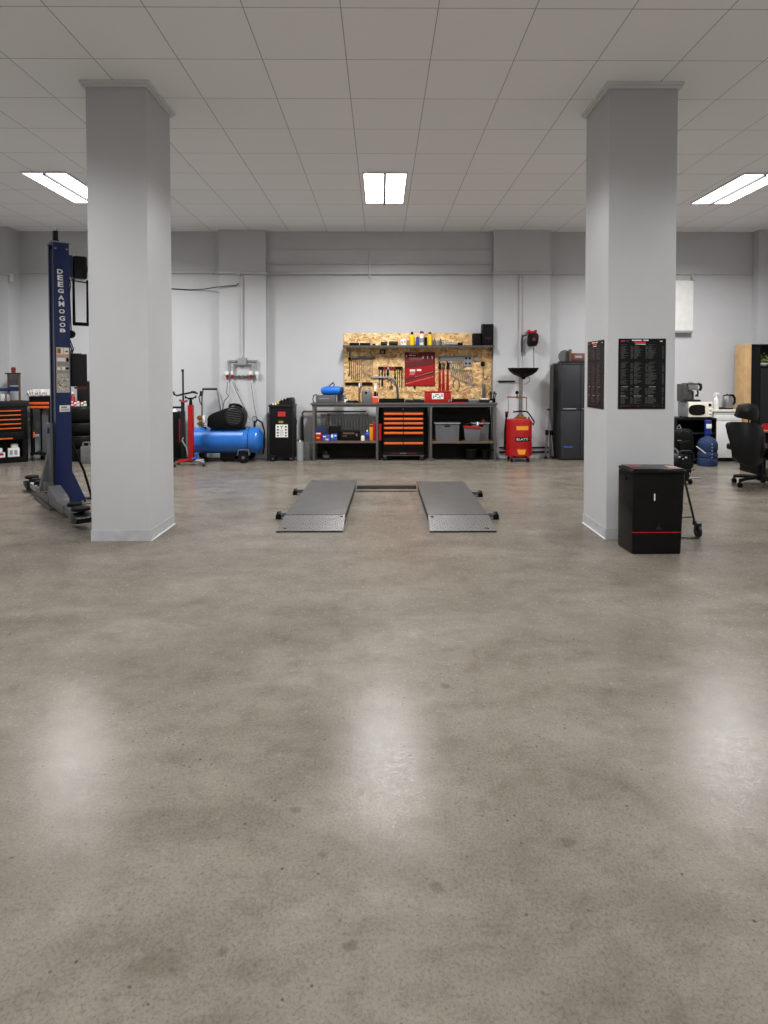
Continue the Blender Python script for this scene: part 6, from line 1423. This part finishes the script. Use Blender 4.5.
t = thing('spray_bottle', 'clear spray bottle with white trigger on the white cabinet beside the microwave', 'bottle', (P(716.3, 410, YV_+.05).x, YV_+.06, cz1))
K = t.location; hh = P(1, 393, YV_+.05).z-cz1
m = MB(); m.lathe([(.036, 0), (.038, .006), (.038, hh*.52), (.03, hh*.62), (.014, hh*.72), (.014, hh*.80)], K, 'z', 20); m.ob('body', CLEAR, t)
m = MB(); m.lathe([(.0388, hh*.12), (.0392, hh*.13), (.0392, hh*.46), (.0388, hh*.47)], K, 'z', 20); m.ob('label_sleeve', PAPER, t)
m = MB(); m.lathe([(.017, hh*.80), (.017, hh*.85)], K, 'z', 14); m.box(K.x-.03, K.x+.045, K.y-.012, K.y+.012, K.z+hh*.85, K.z+hh*.96, .008); m.prism([(K.x-.03, K.z+hh*.86), (K.x-.045, K.z+hh*.76), (K.x-.035, K.z+hh*.76), (K.x-.015, K.z+hh*.85)], K.y-.006, K.y+.006, 'y'); m.ob('trigger_head', WHITE, t)
m = MB(); m.r(718.2, 407.3, 723.5, 409.2, YV_+.1, .06, .006, cz1); solo('cup_lid', m, DGREY, 'small dark dish between spray bottle and kettle on the white cabinet', 'dish')
# water bottle and pump
gq = G(707.5, 460.8); Yb_ = gq.y; rb = 9.2*Yb_/618
t = thing('water_bottle', 'large blue water bottle standing on the floor in front of the black table', 'water bottle', (gq.x, Yb_+.0, 0))
yb_ = YT_-rb-.012; K = Vector((P(707.5, 450, yb_).x, yb_, 0)); t.location = K
rb = 9.4*yb_/618; hb = P(707, 435.5, yb_).z
pr_ = [(rb*.85, .001), (rb*.97, .012), (rb, .03), (rb, hb*.24), (rb*.96, hb*.27), (rb, hb*.30), (rb, hb*.42), (rb*.93, hb*.46), (rb*.93, hb*.5), (rb, hb*.55), (rb, hb*.70), (rb*.95, hb*.78), (rb*.75, hb*.88), (rb*.34, hb*.96), (rb*.30, hb), (rb*.30, hb*1.04)]
m = MB(); m.lathe(pr_, K, 'z', 36); m.ob('body', BOTTLEB, t)
m = MB(); q = P(707.5, 450, yb_-rb)
for k in range(5): m.ball((K.x-.005, K.y-rb*.99, hb*(.30+.11*k)), .008, .003, .012, 8)
m.m(1).box(K.x-.04, K.x+.035, K.y-rb*1.005, K.y-rb*.9, hb*.10, hb*.22, .004); m.ob('moulded_marks', [LGREY, NAVY], t)
m = MB(); hp = P(1, 421.5, yb_).z; m.lathe([(rb*.33, hb*1.042), (rb*.35, hb*1.05), (rb*.33, hp-.05), (rb*.36, hp-.045), (rb*.36, hp-.004), (rb*.28, hp)], K, 'z', 22); m.ob('hand_pump', mat('pump_blue', (.10, .17, .48), .35), t)
m = MB(); a_, b_ = P(706.2, 427.5, yb_-rb*.36), P(712.2, 424.5, yb_-rb*.36); m.box(K.x-.045, K.x+.03, K.y-rb*.37, K.y-rb*.30, P(1, 429.5, yb_).z, P(1, 425, yb_).z, .003); m.ob('pump_label', PAPER, t)
m = MB(); m.tube([P(696.5, 446.3, yb_-rb-.012), P(700, 449, yb_-rb-.012), P(705.5, 453.3, yb_-rb-.012)], .007, 8); m.ob('hose', WHITE, t)
# black chair-like bag and vacuum at the pillar
Yg = 7.75
t = thing('backpack', 'black backpack standing behind the black vacuum cleaner beside the right pillar', 'bag', (P(687, 466, Yg).x, Yg+.1, 0))
m = MB(); q = lambda x, y: (P(x, y, Yg).x, P(x, y, Yg).z)
m.prism([(q(677, 1)[0], .002), (q(694, 1)[0], .002), q(695.5, 448), q(694.6, 436), q(692, 431.5), q(684, 430.6), q(679, 432), q(676.8, 438)], Yg+.0, Yg+.22, 'y', .05); m.ob('body', RUBBER, t)
m = MB(); m.tube([P(682, 431.5, Yg+.1), P(683, 429.6, Yg+.1), P(689, 430, Yg+.1), P(692, 432.6, Yg+.1)], .012, 8); m.ob('top_handle', DGREY, t)
m = MB(); m.prism([q(678.5, 442), q(690, 440), q(692, 458), q(679, 460)], Yg-.03, Yg+.01, 'y', .015); m.ob('front_pocket', BLACK, t)
m = MB(); m.r(677.5, 440.1, 681.5, 440.8, Yg-.036, .004); m.ob('zip', LGREY, t)
m = MB(); m.tube([P(677, 427.5, Yg+.12), P(679.5, 425, Yg+.1), P(680.6, 427.5, Yg+.1), P(681.5, 428.8, Yg+.1), P(676.5, 428.8, Yg+.12)], .005, 8); m.ob('strap', LGREY, t)
Yv = 7.22
t = thing('vacuum_cleaner', 'black vacuum cleaner with silver knobs and hoop handle beside the right pillar', 'vacuum cleaner', (P(686, 477, Yv).x, Yv+.15, 0))
m = MB(); q = lambda x, y: (P(x, y, Yv).x, P(x, y, Yv).z)
m.prism([(q(673, 1)[0], .03), (q(694.6, 1)[0], .03), q(694.8, 464), q(693, 458), q(689, 455), q(682, 455.4), q(677, 459), q(673, 464)], Yv, Yv+.26, 'y', .03); m.ob('body', GLOSSBLACK, t)
m = MB(); m.tube([P(679.3, 458.5, Yv+.08), P(679.8, 452.6, Yv+.08), P(681, 451.4, Yv+.08), P(690.6, 451.3, Yv+.08), P(692.6, 453.5, Yv+.08), P(694.2, 459, Yv+.08)], .013, 10); m.ob('hoop_handle', DGREY, t)
m = MB(); m.tube([P(674, 448.2, Yv+.12), P(677, 450.5, Yv+.1), P(678.6, 455, Yv+.08), P(679.3, 459.5, Yv+.08)], .011, 8); m.ob('hose', MGREY, t)
for x_, y_, r_ in ((680, 457.3, .016), (686.5, 457.9, .016), (683.3, 459.2, .010)):
    c = P(x_, y_, Yv-.01); MB().ball((c.x, Yv-.002, c.z), r_, r_*.7, r_*.8, 12).ob('knob', STEEL, t)
m = MB(); m.r(674, 469.3, 694.9, 470.3, Yv-.012, .0118, .003); m.m(1).r(691.3, 468.4, 693.2, 469.6, Yv-.016, .004); m.m(1).r(689.2, 472.6, 690, 475, Yv-.003, .0028); m.ob('trim', [DGREY, LGREY], t)
for x_ in (676, 692): wheel('wheel', t, (P(x_, 475, Yv).x, Yv+.04, .03), .029, .03, 'x'); wheel('wheel', t, (P(x_, 475, Yv).x, Yv+.2, .03), .029, .03, 'x')
ga, gb = G(684.5, 478.2), G(700, 478.2)
m = MB(); m.box(ga.x, gb.x, ga.y-.03, ga.y+.0, .001, .012, .003); solo('floor_strip', m, LGREY, 'pale thin strip lying on the floor in front of the vacuum cleaner', 'strip')
# white wall panel
Ywp = W-.0012
t = thing('electric_panel', 'white flat electric wall panel beside the right pillar', 'electric panel', P(685, 333, Ywp))
m = MB(); a, b = P(672, 330.6, Ywp-.09), P(694, 280.5, Ywp-.09); m.box(a.x, b.x-.006, Ywp-.09, Ywp, a.z, b.z, .005); m.ob('cover', WHITE, t)
m = MB(); m.box(a.x, b.x-.012, Ywp-.10, Ywp, a.z-.035, a.z-.0005, .004); m.ob('bottom_ledge', LGREY, t)
m = MB(); q = P(692.5, 276, Ywp-.03); m.box(q.x-.018, q.x+.018, Ywp-.04, Ywp, q.z-.04, q.z+.035, .004); m.m(1).box(q.x-.03, q.x+.03, Ywp-.03, Ywp-.004, b.z+.001, b.z+.014); m.ob('inlet', [CONDUIT, DGREY], t)
# wardrobe
Yq = 9.3
t = thing('display_cabinet', 'tall black cabinet with pale wood side panel at the right edge of the photo', 'cabinet', (P(757, 460, Yq).x, Yq, 0))
zT = P(745, 344.2, Yq).z; xw0, xw1 = P(744.3, 400, Yq).x, P(750.4, 400, Yq).x; DQ = .27
MB().box(xw0, xw1, Yq-.012, Yq+DQ, .0, zT, .003).ob('side_panel', WOOD, t)
xe = xw1+.95; xm = P(760.2, 400, Yq).x
MB().box(xw1+.0005, xe, Yq+.255, Yq+DQ, .0, zT).ob('back_panel', BLACK, t)
MB().box(xw1+.0005, xm, Yq+.012, Yq+.254, .06, zT-.032, .002).ob('tall_door', BLACKM, t)
MB().box(xw1+.0005, xe, Yq, Yq+.254, zT-.03, zT-.0, .002).ob('top_board', BLACK, t)
MB().box(xw1+.0005, xe, Yq+.01, Yq+.254, .0, .058, .002).ob('plinth', BLACK, t)
zsh = P(762, 366.2, Yq).z
MB().box(xm+.0005, xe, Yq+.02, Yq+.254, zsh-.022, zsh, .002).ob('shelf', BLACK, t)
for xa, xb in ((xm+.004, xm+.36), (xm+.364, xe-.004)):
    d = MB().box(xa, xb, Yq+.006, Yq+.024, .06, zsh-.03, .002).ob('door', DGREY if xa < xm+.1 else BLACKM, t)
    MB().box(xb-.03, xb-.02, Yq-.012, Yq+.0055, 1.0, 1.16, .002).ob('door_handle', BLACKM, d)
t = thing('potted_plant', 'small green plant in a white bowl on the shelf of the black display cabinet', 'plant', (P(767.5, 366, Yq).x, Yq+.12, zsh+.0012))
K = t.location
m = MB(); m.lathe([(.05, 0), (.085, .025), (.095, .05), (.088, .05), (.05, .03)], K, 'z', 24); m.ob('bowl', WHITE, t)
m = MB()
for k in range(46):
    a_ = rng.uniform(0, 2*PI); r_ = rng.uniform(.0, .065); c = Vector((K.x+r_*math.cos(a_), K.y+r_*math.sin(a_)*.8, K.z+.05+rng.uniform(.0, .14)*(1-r_*4)))
    d = Vector((math.cos(a_), math.sin(a_), rng.uniform(.2, 1.2))).normalized()*rng.uniform(.025, .04); s_ = d.orthogonal().normalized()*.012; nn = d.cross(s_).normalized()*.002
    vs = [m.bm.verts.new(c+o) for o in (-s_*.2, d*.5+s_+nn, d, d*.5-s_+nn)]; m.bm.faces.new(vs)
m.tube([(K.x, K.y, K.z+.03), (K.x+.01, K.y, K.z+.12)], .006, 6)
m.ob('foliage', GREEN, t)
# desk with red things, right edge
Ydk = 7.75
zK = P(762, 430.5, Ydk).z
t = thing('desk', 'dark desk with reddish wooden top at the right edge beside the office chair', 'desk', (P(775, 470, Ydk).x+.3, Ydk, 0))
xk = P(761.3, 430, Ydk).x
MB().box(xk, xk+1.1, Ydk, Ydk+.6, zK-.028, zK, .004).ob('desktop', mat('desk_wood', (.62, .36, .28), .4), t)
for x_ in (xk+.06, xk+1.02): MB().box(x_, x_+.03, Ydk+.04, Ydk+.56, .0, zK-.029, .002).ob('leg', BLACK, t)
MB().box(xk+.095, xk+1.015, Ydk+.5, Ydk+.52, .25, zK-.03).ob('modesty_panel', BLACK, t)
m = MB(); c = P(766.5, 427, Ydk+.1); m.lathe([(.035, 0), (.04, .005), (.042, .075), (.034, .075), (.03, .02)], (c.x+.01, Ydk+.12, zK+.0012), 'z', 20); m.tube([(c.x-.03, Ydk+.12, zK+.06), (c.x-.055, Ydk+.12, zK+.045), (c.x-.03, Ydk+.12, zK+.02)], .006, 8)
solo('mug', m, RED, 'red mug on the desk at the right edge of the photo', 'mug')
# ---------------------------------------------------------------- office chair
Yo = 7.1
cx_ = P(760, 470, Yo).x
t = thing('office_chair', 'black office chair with headrest seen from behind at the right edge', 'chair', (cx_, Yo, 0))
zO = lambda y: P(750, y, Yo-.2).z
q = lambda x, y, Y: (P(x+5, y, Y).x, P(x+5, y, Y).z)
Ybk = Yo-.26
def shell(outline, yb, thick, bulge, mt, name):
    m = MB(); m.prism([q(x, y, yb) for x, y in outline], yb, yb+thick, 'y')
    bm_ = m.bm
    bmesh.ops.triangulate(bm_, faces=[f for f in bm_.faces if len(f.verts) > 4])
    bmesh.ops.subdivide_edges(bm_, edges=list(bm_.edges), cuts=2, use_grid_fill=True)
    xs = [v.co.x for v in bm_.verts]; zs2 = [v.co.z for v in bm_.verts]; x0_, x1_ = min(xs), max(xs); z0_, z1_ = min(zs2), max(zs2)
    for v in bm_.verts:
        u = (v.co.x-x0_)/(x1_-x0_)*2-1; w_ = (v.co.z-z0_)/(z1_-z0_)*2-1
        v.co.y += bulge*(u*u) + .05*w_*w_*(1 if w_ > 0 else .6)
    o = m.ob(name, mt, t)
    b_ = o.modifiers.new('round', 'BEVEL'); b_.width = .02; b_.segments = 3; b_.limit_method = 'ANGLE'; b_.angle_limit = math.radians(50)
    return o
shell([(730.2, 427), (731.5, 424), (735, 422.6), (745, 422.6), (755, 423.6), (762, 427), (765, 433), (766, 443), (765, 455), (763, 462), (757, 466.5), (745, 466.5), (737, 463.5), (734, 459), (733, 450), (731, 438)], Ybk, .07, .10, LEATHER, 'backrest')
shell([(735.2, 416.5), (736.8, 409), (739.5, 405.2), (745, 403.6), (752, 404), (756, 407), (757, 411), (757, 419.5), (753, 421.3), (738, 418.4)], Ybk-.01, .07, .05, LEATHER, 'headrest')
m = MB()
m.tube([P(752.2, 417, Ybk+.06), P(751.8, 425, Ybk+.05)], .010, 8); m.tube([P(748.8, 417, Ybk+.06), P(748.6, 425, Ybk+.05)], .008, 8); m.ob('headrest_post', BLACK, t)
sz0 = zO(466); m = MB(); m.box(cx_-.25, cx_+.25, Yo-.2, Yo+.28, .40, .475, .04, 4); m.ob('seat', LEATHER, t)
m = MB(); m.box(cx_-.14, cx_+.12, Yo-.14, Yo+.12, .345, .385, .008); m.tube([(cx_-.02, Yo-.05, .36), (cx_-.02, Yo-.22, .36), (cx_-.02, Ybk+.06, .60)], .022, 10); m.tube([(cx_-.12, Yo-.1, .36), (cx_-.24, Yo-.12, .365)], .012, 8); m.box(cx_-.28, cx_-.23, Yo-.14, Yo-.1, .355, .375, .004); m.box(cx_-.15, cx_-.11, Yo-.16, Yo-.12, .33, .36, .006); m.box(cx_-.04, cx_+.04, Yo-.04, Yo+.04, .384, .402); m.ob('tilt_mechanism', BLACK, t)
for s in (-1, 1):
    m = MB(); m.tube([(cx_+s*.2, Yo+.02, .395), (cx_+s*.275, Yo+.02, .41), (cx_+s*.285, Yo+.0, .60)], .016, 8); m.ob('armrest_post', BLACK, t)
    m = MB(); m.box(cx_+s*.285-.035, cx_+s*.285+.035, Yo-.14, Yo+.14, .60, .63, .012, 3); m.ob('armrest', LEATHER, t)
m = MB(); m.cyl((cx_, Yo, .115), (cx_, Yo, .25), .03); m.cyl((cx_, Yo, .25), (cx_, Yo, .346), .018); m.ob('gas_lift', BLACK, t)
m = MB(); m.lathe([(.03, -.03), (.05, -.02), (.05, .02), (.035, .035)], (cx_, Yo, .10), 'z', 18); m.ob('hub', BLACK, t)
for k in range(5):
    a_ = math.radians(196+72*k); ex, ey = cx_+.29*math.cos(a_), Yo+.29*math.sin(a_)
    m = MB(); m.tube([(cx_+.03*math.cos(a_), Yo+.03*math.sin(a_), .105), (cx_+.16*math.cos(a_), Yo+.16*math.sin(a_), .10), (ex, ey, .082)], .02, 8); m.ob('base_arm', BLACK, t)
    m = MB(); m.cyl((ex, ey, .09), (ex, ey, .05), .010, seg=10)
    for s in (-1, 1): m.lathe([(.022, -.008), (.028, -.005), (.028, .005), (.022, .008)], (ex+s*.013, ey, .0285), 'x', 16)
    m.box(ex-.008, ex+.008, ey-.02, ey+.02, .03, .055, .003); m.ob('caster', BLACK, t)
w = bpy.data.worlds.new('world'); S.world = w; w.use_nodes = True
w.node_tree.nodes['Background'].inputs[0].default_value = (.6, .62, .65, 1); w.node_tree.nodes['Background'].inputs[1].default_value = .0
S.view_settings.view_transform = 'Standard'; S.view_settings.look = 'None'; S.view_settings.gamma = 1
S.view_settings.use_curve_mapping = False; S.view_settings.exposure = 0.95
